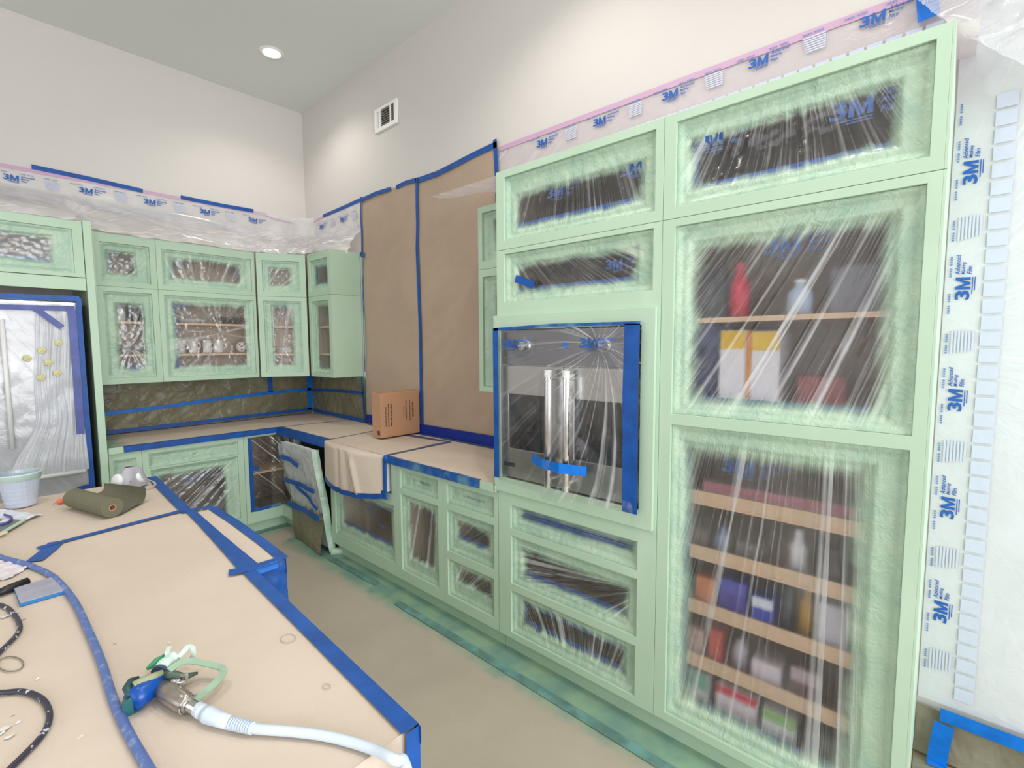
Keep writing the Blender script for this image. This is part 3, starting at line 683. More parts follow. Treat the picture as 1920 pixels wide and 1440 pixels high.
for pts, wd, m in (([(0, -.05, 1.172), (0, -.6, 1.195), (0, -1.09, 1.20)], .026, M_TAPE), ([(0, -1.075, 1.35), (0, -1.085, 1.15), (0, -1.10, .94)], .022, M_TAPE)):
    MB().ribbon([Vector(p)+Vector((-.034, 0, 0)) for p in spline(pts, 5)], wd, (-1, 0, 0)).go('masking_tape', m, B2)
MB().ribbon([(-.016, -.05, .955), (-.016, -.6, .945), (-.014, -1.10, .94)], .035, (-1, 0, 0), .012).go('masking_tape', M_TAPE, B2)

# ---------------------------------------------------------------- window area papers
W1 = thing('window_paper', 'tall brown paper sheet on the right wall, left of the long vertical blue tape', 'paper', (-.01, -1.54, .95), 'tall brown papers over the window')
wall_sheet(W1, 'paper', FR(0), 1.115, 1.955, .95, 2.955, M_PAPER_W, .009, lambda a, z: .55*sstep(1.20, 1.10, a)*sstep(2.6, 2.4, z), 50, 110, fq=2.2)
W2 = thing('window_paper', 'tall brown paper sheet between the long vertical blue tape and the oven tower', 'paper', (-.01, -2.6, .95), 'tall brown papers over the window')
wall_sheet(W2, 'paper', FR(0), 2.836, 3.41, .95, 2.50, M_PAPER_W, .009, lambda a, z: .30*sstep(2.85, 3.0, a)*sstep(2.6, 2.3, z), 20, 60, fq=2.0)
wall_sheet(W2, 'paper', FR(0), 1.958, 2.8358, .95, 2.965, M_PAPER_W, .009, lambda a, z: .30*sstep(2.85, 3.0, a)*sstep(2.6, 2.3, z), 70, 110, fq=2.0)
def wt(parent, pts, wd, m=M_TAPE, off=.022): MB().ribbon([Vector((-off, -a, z)) for a, z in pts], wd, (-1, 0, 0)).go('masking_tape', m, parent)
wt(W1, [(1.135, 2.955), (1.36, 2.965), (1.60, 2.955)], .032)
wt(W1, [(1.675, 2.950), (1.80, 2.958), (1.945, 2.950)], .034)
wt(W1, [(1.128, 2.985), (1.12, 2.8), (1.128, 2.65), (1.122, 2.49)], .020)
wt(W1, [(1.09, 2.482), (1.165, 2.462)], .038, M_TAPE_G)
wt(W1, [(1.122, 2.46), (1.12, 2.2), (1.115, 1.4)], .014, M_TAPE_G)
wt(W2, [(1.955, 2.965), (1.95, 2.75), (1.952, 2.6), (1.938, 2.42), (1.945, 2.2), (1.955, 1.9), (1.958, 1.6), (1.955, 1.25), (1.958, 1.0)], .034)
wt(W2, [(1.965, 2.942), (2.2, 2.938), (2.33, 2.948), (2.6, 2.972), (2.83, 2.985)], .040)
wt(W2, [(2.81, 3.02), (2.825, 2.8), (2.835, 2.5)], .034)
MB().ribbon([(-.024, -1.12, .965), (-.024, -2.0, .962), (-.024, -3.40, .965)], .078, (-1, 0, 0)).go('masking_tape', m_tape('navy_tape', lin(8, 46, 150)), W2)
MB().ribbon([(-.045, -1.15, .9205), (-.045, -3.3, .9205)], .03, (0, 0, 1)).go('masking_tape', M_TAPE_S, P4)

# ---------------------------------------------------------------- draped film over the wall cabinets
DR = thing('draped_film', 'crumpled clear masking film draped from the wall over the wall cabinet tops', 'plastic film', (-1.2, -.2, 2.5))
Wp = [(-3.3, -.006), (-1.95, -.006), (-1.80, -.006), (-.70, -.006), (-.16, -.010), (-.010, -.20), (-.008, -.75), (-.007, -1.115)]
Fp = [(-3.3, -.705), (-1.93, -.712), (-1.83, -.425), (-.69, -.412), (-.50, -.51), (-.318, -.63), (-.302, -.86), (-.135, -1.066)]
S = [0, .28, .34, .60, .74, .84, .92, 1.0]
def pl(P, s):
    for i in range(len(S)-1):
        if s <= S[i+1]: t = (s-S[i])/(S[i+1]-S[i]); break
    return P[i][0]+(P[i+1][0]-P[i][0])*t, P[i][1]+(P[i+1][1]-P[i][1])*t
def drape(u, v):
    wx, wy = pl(Wp, u); fx, fy = pl(Fp, u)
    if v < .22: x, y, z, am, t = wx, wy, 2.962-.145*v/.22, 0., 0.
    else:
        t = (v-.22)/.78; e = sstep(0, 1, t); x, y = wx+(fx-wx)*(.25*t+.75*e), wy+(fy-wy)*(.25*t+.75*e)
        z = 2.817-.295*t**1.05-.03*math.sin(math.pi*t)*(1+nz(u*9, 1.)); am = sstep(0, .25, t)
        if t > .93: z = z-(t-.93)*.35*(1+.8*nz(u*30, 3.)); 
    L = u*5.2; q = am*(.036*nz(L*2.2-t*2.4, t*1.4, 1.)+.030*abs(nz(L*4-t*4.5, t*1.2, 4.)))*(1-.8*sstep(.8, 1, t))
    dx, dy = (fx-wx), (fy-wy); n = math.hypot(dx, dy)+1e-6
    x += dx/n*q; y += dy/n*q; z += q*.7+am*.010*nz(L*14, t*8, 7.)*(1-.5*sstep(.8, 1, t))
    if u > .97 and am: z -= .02*sstep(.97, 1, u)
    x = min(x, -.004); y = min(y, -.004)
    return (x, y, z), L*.8+t*1.9+.3*nz(L, t*2), .3, am*(.45+1.1*sstep(.52, .75, u))
grid('film_sheet', drape, 330, 46, M_FILM_DRAPE, DR, ('phi', 'edge', 'fold'))
film_print(DR, lambda u, v: (-3.1+u, -.012, 2.858+v), 2.65, .045)
film_print(DR, lambda u, v: (-.016, -(.22+u), 2.830+v), .86, .10)
MB().box(-3.3, -.40, -.0075, -.0068, 2.940, 2.968).go('pink_tape', M_PINK, DR)
MB().ribbon([(-.008, -.2, 2.93), (-.008, -.30, 2.935), (-.008, -.42, 2.94)], .02, (-1, 0, 0)).go('pink_tape', M_PINK, DR)
MB().ribbon([(-.42, -.008, 2.945), (-.33, -.01, 2.925), (-.12, -.02, 2.915), (-.02, -.10, 2.912), (-.01, -.25, 2.92)], .008, (-.3, -1, 0)).go('pink_tape', M_PINK, DR)
for pts in ([(-2.075, 2.983), (-1.75, 2.975), (-1.405, 2.958)], [(-1.132, 2.966), (-.80, 2.962), (-.525, 2.966)]):
    MB().ribbon([(x, -.0085, z) for x, z in pts], .034, (0, -1, 0)).go('masking_tape', M_TAPE, DR)
MB().ribbon([(-.009, -.40, 2.945), (-.009, -.8, 2.955), (-.009, -1.135, 2.968)], .034, (-1, 0, 0)).go('masking_tape', M_TAPE, DR)

# ---------------------------------------------------------------- printed film above the towers
TF = thing('ceiling_side_film', 'printed masking film with a pink tape edge on the wall above the tower cabinets', 'plastic film', (-.3, -4., 2.52))
def topf(u, v):
    a = 2.835+u*2.33
    if v < .7: x, z = -.006-.003*v*abs(nz(a*4, v*3)), 2.962-.30*v/.7
    else: t = (v-.7)/.3; x, z = -.009-.58*t, 2.662-.145*sstep(0, 1, t)
    w_ = sstep(.25, 0, u)+sstep(.85, 1, u)
    x -= w_*.007*abs(nz(a*9+v*9, v*2)); return (x, -a, z), (a*1.2+v*.7), .3, .12+.9*w_
grid('film_sheet', topf, 200, 30, M_FILM_STRIP, TF, ('phi', 'edge', 'fold'))
film_print(TF, lambda u, v: (-.0155, -(2.835+u), 2.868+v+.012*u), 2.25, .33, squares_gap=(-.120, -.075))
MB().ribbon([(-.0085, -a, z) for a, z in ((2.84, 2.952), (3.2, 2.953), (4.0, 2.952), (4.6, 2.949), (5.0, 2.945))], .030, (-1, 0, 0)).go('pink_tape', M_PINK, TF)
MB().ribbon([(-.03, -5.015, 3.05), (-.032, -5.02, 2.93), (-.034, -5.03, 2.83)], .062, (-1, 0, 0)).go('masking_tape', M_TAPE_B, TF)

# ---------------------------------------------------------------- film over the wall right of the towers
WF = thing('wall_film', 'bright white masking film on the wall right of the pantry tower', 'plastic film', (-.02, -5.8, .24))
def wf(u, v):
    a = 5.122+u*1.9; z = .235+v*2.75
    q = .014*abs(nz(a*3-z*2.2, z*1.2, 2.))*sstep(.10, .25, u)+.002*nz(a*12, z*12)*sstep(.09,.2,u); ph = math.atan2(z-1.62, a-4.9)*1.2
    return (-.006-abs(q), -a, z), ph, .3, .9*sstep(.0, .12, u)*(.3+.9*sstep(.4, .65, v))
grid('film_sheet', wf, 80, 110, M_FILM_WALL, WF, ('phi', 'edge', 'fold'))
film_print(WF, lambda u, v: (-.0095, -5.192+v, .27+u), 2.25, -.12, squares_gap=(-.090, -.035))
def bun(u, v):
    P0 = Vector((-.03, -4.98, 2.93)); P1_ = Vector((-.10, -6.6, 3.25)); Q0 = Vector((-.50, -5.135, 2.515)); Q1 = Vector((-.08, -6.4, 2.15)); Q1b = Vector((-.05, -5.45, 2.40))
    p = P0.lerp(P1_, u); q = Q0.lerp(Q1b, min(1, u*3)) if u < .333 else Q1b.lerp(Q1, (u-.333)/.667)
    r = p.lerp(q, v); r.z -= .12*math.sin(math.pi*u)*(1-v)*math.sin(math.pi*(.2+.8*v)); g = nz(u*16+v*5, v*2.5, 3.)
    r.x -= .05*abs(g)+.07*math.sin(math.pi*v)*sstep(0, .2, u)+.008*nz(u*40, v*20)
    r.x = min(r.x, -.03); return (r.x, r.y, r.z), u*3+v*.8+.4*nz(u*4, v*3), .3, 1.
grid('gathered_film', bun, 110, 50, m_film('masking_film_bundle', .30, foldw=.6, paint=False, fs=12, hn=.35), WF, ('phi', 'edge', 'fold'))
BP = thing('baseboard_paper', 'khaki paper skirt along the baseboard right of the pantry tower, held by bright blue tape', 'paper', (-.02, -5.8, 0))
wall_sheet(BP, 'paper', FR(0), 5.12, 7.0, .01, .215, M_KHAKI, .014, lambda a, z: .25*sstep(.08, .0, z)*sstep(5.3, 5.1, a), 80, 14)
def fsk(u, v): return (-.03-.30*v, -5.12-1.9*u, .004+.008*abs(nz(u*9, v*4))), .15*sstep(.1, 0, u)
grid('paper_on_floor', fsk, 50, 10, M_KHAKI, BP, ('spray',))
MB().ribbon([(-.040, -5.19, .212), (-.040, -5.6, .212), (-.040, -7.0, .212)], .052, (-1, 0, 0)).go('masking_tape', M_TAPE_B, BP)
MB().ribbon([(-.046, -5.205, .180), (-.046, -5.195, .09), (-.05, -5.19, .02), (-.07, -5.192, .014)], .058, (-1, 0, .15)).go('masking_tape', M_TAPE_B, BP)

# ---------------------------------------------------------------- floor paper
fp = thing('floor_paper', 'brown paper covering the floor, green overspray along the cabinets', 'paper', (-2, -4, 0))
def flo(u, v):
    x, y = -6.5+u*6.0, -8.5+v*7.92
    s = 0
    if y < -1.0: s = 1.15*sstep(-.90, -.66, x)*sstep(-5.4, -5.0, y) if True else 0
    s = max(s, 1.0*sstep(-.88, -.66, y)*sstep(-2.2, -1.8, x))
    return (x, y, .0025+.0015*nz(x*2, y*2)), s
grid('paper', flo, 150, 170, M_PAPER_F, fp, ('spray',))
MB().ribbon([(-.70, -1.66, .006), (-.69, -2.3, .006)], .05, (0, 0, 1)).go('masking_tape', m_tape('oversprayed_tape', lin(106, 142, 134), .7), fp)
MB().ribbon([(-.74, -2.6, .006), (-.76, -4.6, .006)], .05, (0, 0, 1)).go('masking_tape', bpy.data.materials['oversprayed_tape'], fp)
MB().ribbon([(-1.80, -.70, .006), (-.62, -.69, .006)], .05, (0, 0, 1)).go('masking_tape', bpy.data.materials['oversprayed_tape'], fp)

# ---------------------------------------------------------------- wall register and ceiling can
VN = thing('wall_vent', 'small white supply register high on the right wall near the corner', 'vent', (-.01, -1.54, 3.46))
v0, v1, q0, q1 = 1.376, 1.700, 3.462, 3.655; fv = FR(0)
V, F = frame_mesh(fv, v0, v1, q0, q1, [(1.405, 1.445, 3.495, 3.625), (1.465, 1.600, 3.495, 3.632), (1.612, 1.660, 3.495, 3.632)], .018, -.020)
mesh('grille_frame', V, F, M_TRIM, VN, bevel=.002)
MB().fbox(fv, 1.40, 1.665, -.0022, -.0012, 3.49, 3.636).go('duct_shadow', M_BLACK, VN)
sm = simple('vent_slat_metal', lin(120, 112, 92), .5)
for i in range(7): MB().fbox(fv, 1.467, 1.598, -.016, -.008, 3.502+i*.019, 3.508+i*.019).go('slat', sm, VN)
for i in range(3): MB().fbox(fv, 1.622+i*.014, 1.627+i*.014, -.016, -.008, 3.497, 3.630).go('slat', sm, VN)
for i in range(3): MB().fbox(fv, 1.409+i*.013, 1.415+i*.013, -.017, -.010, 3.497, 3.623).go('slat', M_TRIM, VN)
em = N('lamp_glow'); em.p.inputs['Emission Color'].default_value = (1, .97, .92, 1); em.p.inputs['Emission Strength'].default_value = 26
for i, (x, y) in enumerate(CANS):
    r = thing('recessed_light', ['round recessed ceiling light, lit, near the corner', 'added unseen ceiling light above the aisle, brightens the wall over the towers', 'added unseen ceiling light above the island, brightens its top', 'added unseen ceiling light above the spray gun end of the island', 'added unseen ceiling light beyond the pantry tower'][i], 'ceiling light', (x, y, CEIL))
    MB().lathe((x, y, CEIL-.008), [(.062, .007), (.064, 0), (.086, -.001), (.094, .0075)], n=32).go('trim_ring', M_TRIM, r, smooth=True)
    MB().lathe((x, y, CEIL-.004), [(0, 0), (.063, .0)], n=32).go('lamp_lens', em.m, r)

# ---------------------------------------------------------------- wall oven
OV = thing('wall_oven', 'stainless french-door wall oven with two dials, wrapped in clear film and blue tape', 'oven', (-.5, -3.84, .97))
MB().fbox(ft, 3.458, 4.222, .006, .56, .972, 1.716).go('oven_body', M_STEEL, OV)
MB().fbox(ft, 3.460, 4.220, -.012, .004, 1.548, 1.714).go('control_panel', simple('panel_steel', lin(150, 150, 158), .35, 1), OV, bevel=.002)
for a0, a1, wa0, wa1 in ((3.460, 3.842, 3.508, 3.770), (3.846, 4.220, 3.905, 4.165)):
    V, F = frame_mesh(ft, a0, a1, .976, 1.542, [(wa0, wa1, 1.125, 1.400)], .014, -.014)
    d = mesh('oven_door', V, F, M_STEEL, OV, bevel=.002)
    MB().fbox(ft, wa0-.003, wa1+.003, -.006, -.001, 1.122, 1.403).go('window_glass', M_DGLASS, d)
for a in (3.792, 3.893):
    h = MB().tube([ft.p(a, -.060, .985), ft.p(a, -.060, 1.528)], .0165, 16).go('handle', M_CHROME, OV, smooth=False)
    MB().tube([ft.p(a, -.060, 1.50), ft.p(a, -.060, 1.530)], .0185, 16).go('handle_cap', M_WHITE, h)
    k = MB(); k.tube([ft.p(a, -.013, 1.02), ft.p(a, -.058, 1.02)], .009, 8); k.tube([ft.p(a, -.013, 1.49), ft.p(a, -.058, 1.49)], .009, 8); k.go('handle_post', M_CHROME, h)
for a in (3.625, 4.062):
    q = MB().lathe(ft.p(a, -.0125, 1.640), [(.030, 0), (.030, .006), (.023, .010), (.021, .040), (0, .041)], (-1, 0, 0), 24).go('dial', M_CHROME, OV)
    MB().fbox(ft, a-.004, a+.004, -.058, -.054, 1.622, 1.658).go('dial_grip', M_STEEL, q)
MB().lathe(ft.p(3.852, -.0125, 1.642), [(.017, 0), (.016, .004), (0, .0042)], (-1, 0, 0), 16).go('blue_indicator', M_TAPE_B, OV)
MB().fbox(ft, 3.475, 3.545, -.0165, -.0145, 1.030, 1.050).go('name_plate', M_BLACK, OV)
def ofd(a, z):
    d = -.030-.012*sstep(0, .04, min(a-3.44, 4.24-a))
    if z < 1.56: d -= .062*math.exp(-((a-3.842)/.085)**4)*sstep(1.57, 1.50, z)
    for c in (3.625, 4.062): d -= .034*math.exp(-(((a-c)**2+(z-1.64)**2)/.040**2))
    d -= .006*nz(a*14, z*6, 2.)+.008*abs(nz((a*.7+z*.8)*9, (a-z)*2., 5.))+.02*sstep(1.03, .97, z)*(.5+.5*nz(a*8, 1.))
    return d
def ofilm(u, v):
    a = 3.437+u*.80; z = .962+v*.762-(.018*math.sin(u*3.1) if v == 0 else 0); f1 = math.atan2(z-1.64, a-4.06); R = math.hypot(z-1.64, a-4.06)
    fo = .25+.75*sstep(.35, .05, R)+.8*sstep(.45, .9, u)*sstep(.85, .3, v)
    return ft.p(a, ofd(a, z), z), f1*.55+.25*(a-z), .3, fo
grid('clear_film', ofilm, 130, 120, M_FILM_OVEN, OV, ('phi', 'edge', 'fold'))
for pts, wd, m in (([(3.452, .968), (3.452, 1.3), (3.450, 1.728)], .036, M_TAPE), ([(4.205, .955), (4.203, 1.3), (4.200, 1.45), (4.205, 1.726)], .068, M_TAPE), ([(3.44, 1.722), (3.8, 1.732), (4.24, 1.728)], .014, M_TAPE_G)):
    MB().ribbon([ft.p(a, -.047, z) for a, z in pts], wd, (-1, 0, 0)).go('masking_tape', m, OV)
MB().ribbon([ft.p(a, ofd(a, z)-.008, z) for a, z in ((3.688, 1.106), (3.78, 1.104), (3.89, 1.100), (4.0, 1.094))], .044, (-1, 0, 0)).go('masking_tape', M_TAPE_B, OV)
k = MB(); mp = lambda x, y: ft.p(x, ofd(x, y)-.003, y)
for a in (3.50, 3.955): k = MB(); logo(k, a, 1.63, .042, mp); slogan(k, a+.095, 1.66, .014, mp); k.go('logo', M_LOGO, OV)

# ---------------------------------------------------------------- fridge
RF = thing('refrigerator', 'refrigerator wrapped in white plastic with blue tape border and pale yellow magnets', 'fridge', (-2.4, -.35, 0))
MB().box(-2.862, -1.948, -.655, -.02, .02, 1.955).go('fridge_body', M_STEEL, RF, bevel=.004)
for x0, x1 in ((-2.860, -2.406), (-2.402, -1.950)): MB().box(x0, x1, -.700, -.658, .855, 1.950).go('fridge_door', M_STEEL, RF, bevel=.006)
MB().box(-2.860, -1.950, -.700, -.658, .05, .850).go('freezer_drawer', M_STEEL, RF, bevel=.006)
hn = MB().tube([(-2.322, -.765, 1.00), (-2.322, -.765, 1.82)], .013, 12).go('handle', M_WHITE, RF, smooth=True)
k = MB(); k.tube([(-2.322, -.70, 1.06), (-2.322, -.76, 1.06)], .008, 8); k.tube([(-2.322, -.70, 1.76), (-2.322, -.76, 1.76)], .008, 8); k.go('handle_post', M_CHROME, hn)
hn = MB().tube([(-2.80, -.765, .795), (-1.985, -.765, .795)], .014, 12).go('handle', M_WHITE, RF, smooth=True)
def rff(u, v):
    x = -2.855+u*.905; z = .60+v*1.33
    q = .010*abs(nz(x*4+z*3, z*3, 1.))+.004*nz(x*14, z*9); q += .048*math.exp(-((x+2.322)/.05)**2)*sstep(.95, 1.05, z)*sstep(1.9, 1.8, z)*0+.0
    return (x, -.7035-abs(q), z), x*1.1+z*.8, .3, .6
grid('white_film', rff, 90, 110, M_FILM_FRIDGE, RF, ('phi', 'edge', 'fold'))
def rf2(u, v):
    t = 1-v; w0 = .115+.075*sstep(.62, 1, t); c = -2.085-.07*sstep(.62, 1, t)+.03*sstep(.5, 0, t)
    x = c+(u-.5)*2*w0; z = 1.86-1.055*t; y = -.722-.042*sstep(.7, 1, t)-.010*abs(nz(u*22, t*2.))-.006*nz(x*12, z*8)
    return (x, y, z), u*1.6+t*.1, .3, .2+1.*sstep(.62, .8, t)
grid('white_film_overlap', rf2, 60, 90, m_film('fridge_film_front', .55, foldw=.35, paint=False, tint=lin(236, 238, 244), fs=16, gl=.03, hn=.2), RF, ('phi', 'edge', 'fold'))
my = simple('pale_yellow_magnet', lin(214, 206, 150), .5)
for u, v in ((110, 642), (78, 657), (51, 672), (91, 680), (107, 699), (77, 708)):
    c = aty(u, v, -.735); k = MB()
    for q in range(5): k.lathe((c.x+.012*math.cos(q*1.257), -.7345, c.z+.012*math.sin(q*1.257)), [(.011, 0), (.009, .003), (0, .004)], (0, -1, 0), 8)
    k.lathe((c.x, -.737, c.z), [(.010, 0), (.007, .004), (0, .005)], (0, -1, 0), 8); k.go('flower_magnet', my, RF)
def ftape(pts, wd, m, y=-.730): MB().ribbon([(x, y, z) for x, z in pts], wd, (0, -1, 0)).go('masking_tape', m, RF)
ftape([(-1.952, 1.975), (-1.955, 1.4), (-1.952, .63)], .030, M_TAPE)
ftape([(-2.86, 1.955), (-2.3, 1.966), (-1.945, 1.972)], .036, M_TAPE, -.728)
ftape([(-1.992, 1.90), (-1.990, 1.4), (-1.994, 1.05)], .042, M_TAPE_V, -.736)
ftape([(-2.86, 1.895), (-2.3, 1.898), (-1.975, 1.905)], .032, M_TAPE_V, -.734)
ftape([(-2.165, 1.895), (-2.045, 1.775)], .036, M_TAPE_V, -.738)
ftape([(-2.03, .655), (-1.96, .665)], .06, M_TAPE, -.738)

# ---------------------------------------------------------------- island
xr = lambda y: -1.817-.047*(-y-1.88)
IS = thing('kitchen_island', 'kitchen island in the foreground, its top and sides papered', 'island', (-2.8, -3.2, 0))
def slab(z0, z1, inset, yb, yf, xl):
    V = [(xl, yb, z), (xl, yf, z), (xr(yf)-inset, yf, z), (xr(yb)-inset, yb, z)]; return V
V = [(x, y, z) for z in (.0, .876) for x, y in ((-3.75, -1.93), (-3.75, -4.38), (xr(-4.38)-.03, -4.38), (xr(-1.93)-.03, -1.93))]
Fq = [(3, 2, 1, 0), (4, 5, 6, 7), (0, 1, 5, 4), (1, 2, 6, 5), (2, 3, 7, 6), (3, 0, 4, 7)]
mesh('island_body', V, Fq, M_GREEN, IS)
V = [(x, y, z) for z in (.8765, .9145) for x, y in ((-3.80, -1.885), (-3.80, -4.418), (xr(-4.418)-.003, -4.418), (xr(-1.885)-.003, -1.885))]
mesh('island_top', V, Fq, M_STONE, IS)
V = [(x, y, z) for z in (.66, .9135) for x, y in ((xr(-2.72)-.002, -2.72), (xr(-3.485)-.002, -3.485), (-1.790, -3.485), (-1.775, -2.72))]
mesh('range_front', V, Fq, M_BLACK, IS)
IP = thing('island_paper', 'brown paper sheets over the island top, folded over the near end, edged with blue tape', 'paper', (-2.8, -3.2, .915))
def ipf(y0, y1, z):
    def f(u, v):
        y = y0+(y1-y0)*v; x = -3.81+(xr(y)+3.81)*u
        return (x, y, z+.0016*nz(x*2.1, y*1.6)+.0035*max(0, nz((x+y*.3)*1.3, y*.8, 3.))), 0.
    return f
grid('paper', ipf(-1.88, -2.70, .9165), 60, 30, M_PAPER, IP, ('spray',))
grid('paper', ipf(-2.69, -4.421, .9185), 60, 60, M_PAPER, IP, ('spray',))
grid('paper_end_flap', lambda u, v: ((-3.81+(xr(-4.421)+3.81)*u, -4.4205-.006*v-.004*abs(nz(u*9, v*2))*sstep(0, .1, v), .9195-.55*v), 0.), 50, 12, M_PAPER, IP, ('spray',))
grid('paper_side_flap', lambda u, v: ((xr(-1.88-2.54*u)+.0015+.008*v, -1.88-2.54*u, .918-.35*v), .2), 50, 12, M_PAPER, IP, ('spray',))
grid('paper', lambda u, v: ((xr(-2.73-.75*v)+.012+(.080*u), -2.735-.745*v, .9215), 0.), 6, 24, M_PAPER, IP, ('spray',))
z = .9225
def itape(pts, wd, m=M_TAPE, zz=z): MB().ribbon([(x, y, zz) for x, y in pts], wd, (0, 0, 1)).go('masking_tape', m, IP)
itape([(xr(-y)-.016, -y) for y in (1.885, 2.1, 2.4, 2.71)], .042)
itape([(xr(-y)-.004, -y) for y in (2.70, 2.9, 3.1, 3.3, 3.48)], [.034, .036, .042, .05, .06], zz=z+.001)
itape([(-1.782, -2.72), (-1.780, -3.0), (-1.786, -3.3), (-1.795, -3.50)], .036, zz=z+.001)
itape([(-2.345, -2.745), (-2.1, -2.705), (-1.9, -2.672), (-1.77, -2.715)], .030, zz=z+.0015)
itape([(-2.290, -2.715), (-2.318, -2.79), (-2.362, -2.885)], .050, zz=z+.0005)
itape([(-1.955, -3.475), (-1.90, -3.495), (-1.800, -3.50)], .045, zz=z+.002)
itape([(xr(-y)-.013, -y) for y in (3.50, 3.8, 4.1, 4.428)], .036, zz=z+.001)
MB().ribbon([(xr(-y)+.003, -y, .905) for y in (3.50, 3.8, 4.1, 4.436)], .036, (1, 0, 0)).go('masking_tape', M_TAPE, IP)
MB().ribbon([(-1.947, -4.430, .9235), (-1.950, -4.434, .75), (-1.950, -4.434, .55)], .032, (0, -1, 0)).go('masking_tape', M_TAPE, IP)
MB().ribbon([(-1.772, -2.71, .895), (-1.776, -3.1, .895), (-1.787, -3.50, .895)], .05, (1, 0, 0)).go('masking_tape', M_TAPE, IP)
def skirt(u, v): return (-1.905+.122*u+.003*nz(u*9, v*6), -3.4905-.010*v-.010*abs(nz(u*6+v*3, v*4)), .923-.235*v*(.35+.65*u)), 0.
grid('taped_skirt', skirt, 14, 20, M_TAPE, IP, ('spray',))
MB().ribbon([(-1.905, -3.512, .915), (-1.82, -3.514, .918)], .022, (0, -1, .5)).go('masking_tape', M_TAPE_B, IP)
# ---------------------------------------------------------------- cardboard box on the counter
BX = thing('cardboard_box', 'small brown cardboard box with sideways printed lines standing on the papered counter', 'box', (-.2, -1.86, .93))
ang = math.radians(2); cc, ss = math.cos(ang), math.sin(ang); O = Vector((-.392, -1.930, .932))
def bxp(a, d, h): return (O.x+a*cc+d*ss, O.y-a*ss+d*cc, O.z+h)
V = [bxp(a, d, h) for a in (0, .358) for d in (0, .125) for h in (0, .345)]
MBF = [(0, 1, 3, 2), (4, 6, 7, 5), (0, 4, 5, 1), (2, 3, 7, 6), (0, 2, 6, 4), (1, 5, 7, 3)]
mesh('carton', V, MBF, M_CARD, BX, bevel=.002)
k = MB(); V = [bxp(a, d, h) for a in (.0, .358) for d in (.060, .064) for h in (.3455, .3462)]; k.add(V, MBF); k.go('flap_joint', M_INK, BX)
k = MB(); rt_ = lambda x, y: bxp(.335-y, -.0015, .345-x)     # lines run downwards
lf = lambda x, y: bxp(y, -.0015, .345-x)
for (s, x, y, h, m_) in (('DO NOT DROP', .07, .245, .012, 0), ('HANDLE WITH CARE', .07, .225, .012, 0), ('KEEP THIS SIDE DRY', .075, .270, .010, 0)): pass
def dashes(k, a, h0, h1, th, seed):
    random.seed(seed); h = h0
    while h < h1:
        l = random.uniform(.006, .018); h2 = min(h+l, h1); V = [bxp(x, -.0012, .345-q) for x, q in ((a, h), (a+th, h), (a+th, h2), (a, h2))]; k.add(V, [(0, 1, 2, 3)]); h = h2+random.uniform(.003, .006)
for a, h0, h1, th in ((.088, .085, .262, .011), (.064, .085, .265, .009), (.042, .105, .262, .007), (.225, .070, .225, .009), (.205, .115, .20, .006), (.262, .068, .24, .007), (.286, .09, .215, .014)): dashes(k, a, h0, h1, th, int(a*1000))
k.add([(O.x-.0012+d*ss, O.y+d*cc, O.z+h) for d, h in ((.015, .02), (.05, .02), (.05, .055), (.015, .055))], [(0, 1, 2, 3)])
k.go('print', M_INK, BX)['kind'] = 'stuff'
random.seed(4)

# ---------------------------------------------------------------- things on the island
ZI = .9195
bk = thing('plastic_pail', 'translucent white plastic pail with a dented rim on the far left of the island', 'bucket', at(40, 948, ZI))
c = Vector(bk.location)+Vector((0, 0, .002))
mp_ = m_film('pail_plastic', .72, foldw=.2, paint=False, tint=lin(214, 222, 240), gl=.05)
def pail(u, v):
    q = u*2*math.pi; r = (.052+.022*v)*(1+.015*nz(math.cos(q)*3, math.sin(q)*3, v*9)+.01*math.sin(v*50)*sstep(.72, .5, v)); return (c.x+r*math.cos(q), c.y+r*math.sin(q), c.z+.150*v), u*3, .3, .4
grid('pail_wall', pail, 48, 40, mp_, bk, ('phi', 'edge', 'fold'))
MB().lathe(c, [(0, .001), (.051, .001), (.053, .004)], n=32).go('pail_bottom', M_WHITE, bk)
MB().lathe(c+Vector((0, 0, .122)), [(.0700, 0), (.0735, 0), (.077, .026), (.080, .028), (.077, .032), (.074, .03)], n=36).go('pail_rim', simple('rim_plastic', lin(196, 222, 214), .4), bk, smooth=True)

rl = thing('paper_roll', 'roll of olive masking paper lying on the island, partly unrolled', 'paper roll', at(170, 948, ZI))
e1 = at(211, 952, ZI+.042); e0 = at(139, 933, ZI+.042); ax = (e1-e0); L = ax.length; ax.normalize()
k = MB().lathe(e0, [(.014, 0), (.041, 0), (.0415, .002), (.0415, L-.002), (.041, L), (.014, L), (.014, 0)], ax, 40); k.go('paper_cylinder', M_OLIVE_R, rl, smooth=False)
MB().lathe(e0-ax*.001, [(.0105, 0), (.0138, 0), (.0138, L+.002), (.0105, L+.002), (.0105, 0)], ax, 24).go('card_core', M_CARD, rl)
pe = ax.cross(Vector((0, 0, 1))).normalized(); pe = pe if pe.y > 0 else -pe
def flap(u, v):
    A = at(150, 930, ZI).lerp(at(226, 967, ZI), u); B = at(182, 926, ZI).lerp(at(268, 944, ZI), u)
    if v < .6: b = A.lerp(B, v/.6); z = ZI+.003+.006*math.sin(v*5)
    else:
        q = (v-.6)/.4*1.9; b = B+(B-A).normalized()*.030*math.sin(q); z = ZI+.004+.034*(1-math.cos(q))+.010*u*q
    return (b.x, b.y, z+.002*nz(u*4, v*4)), 0.
grid('loose_sheet', flap, 24, 30, m_paper('roll_sheet', lin(104, 102, 78), lin(92, 90, 68), .2, 8), rl, ('spray',))
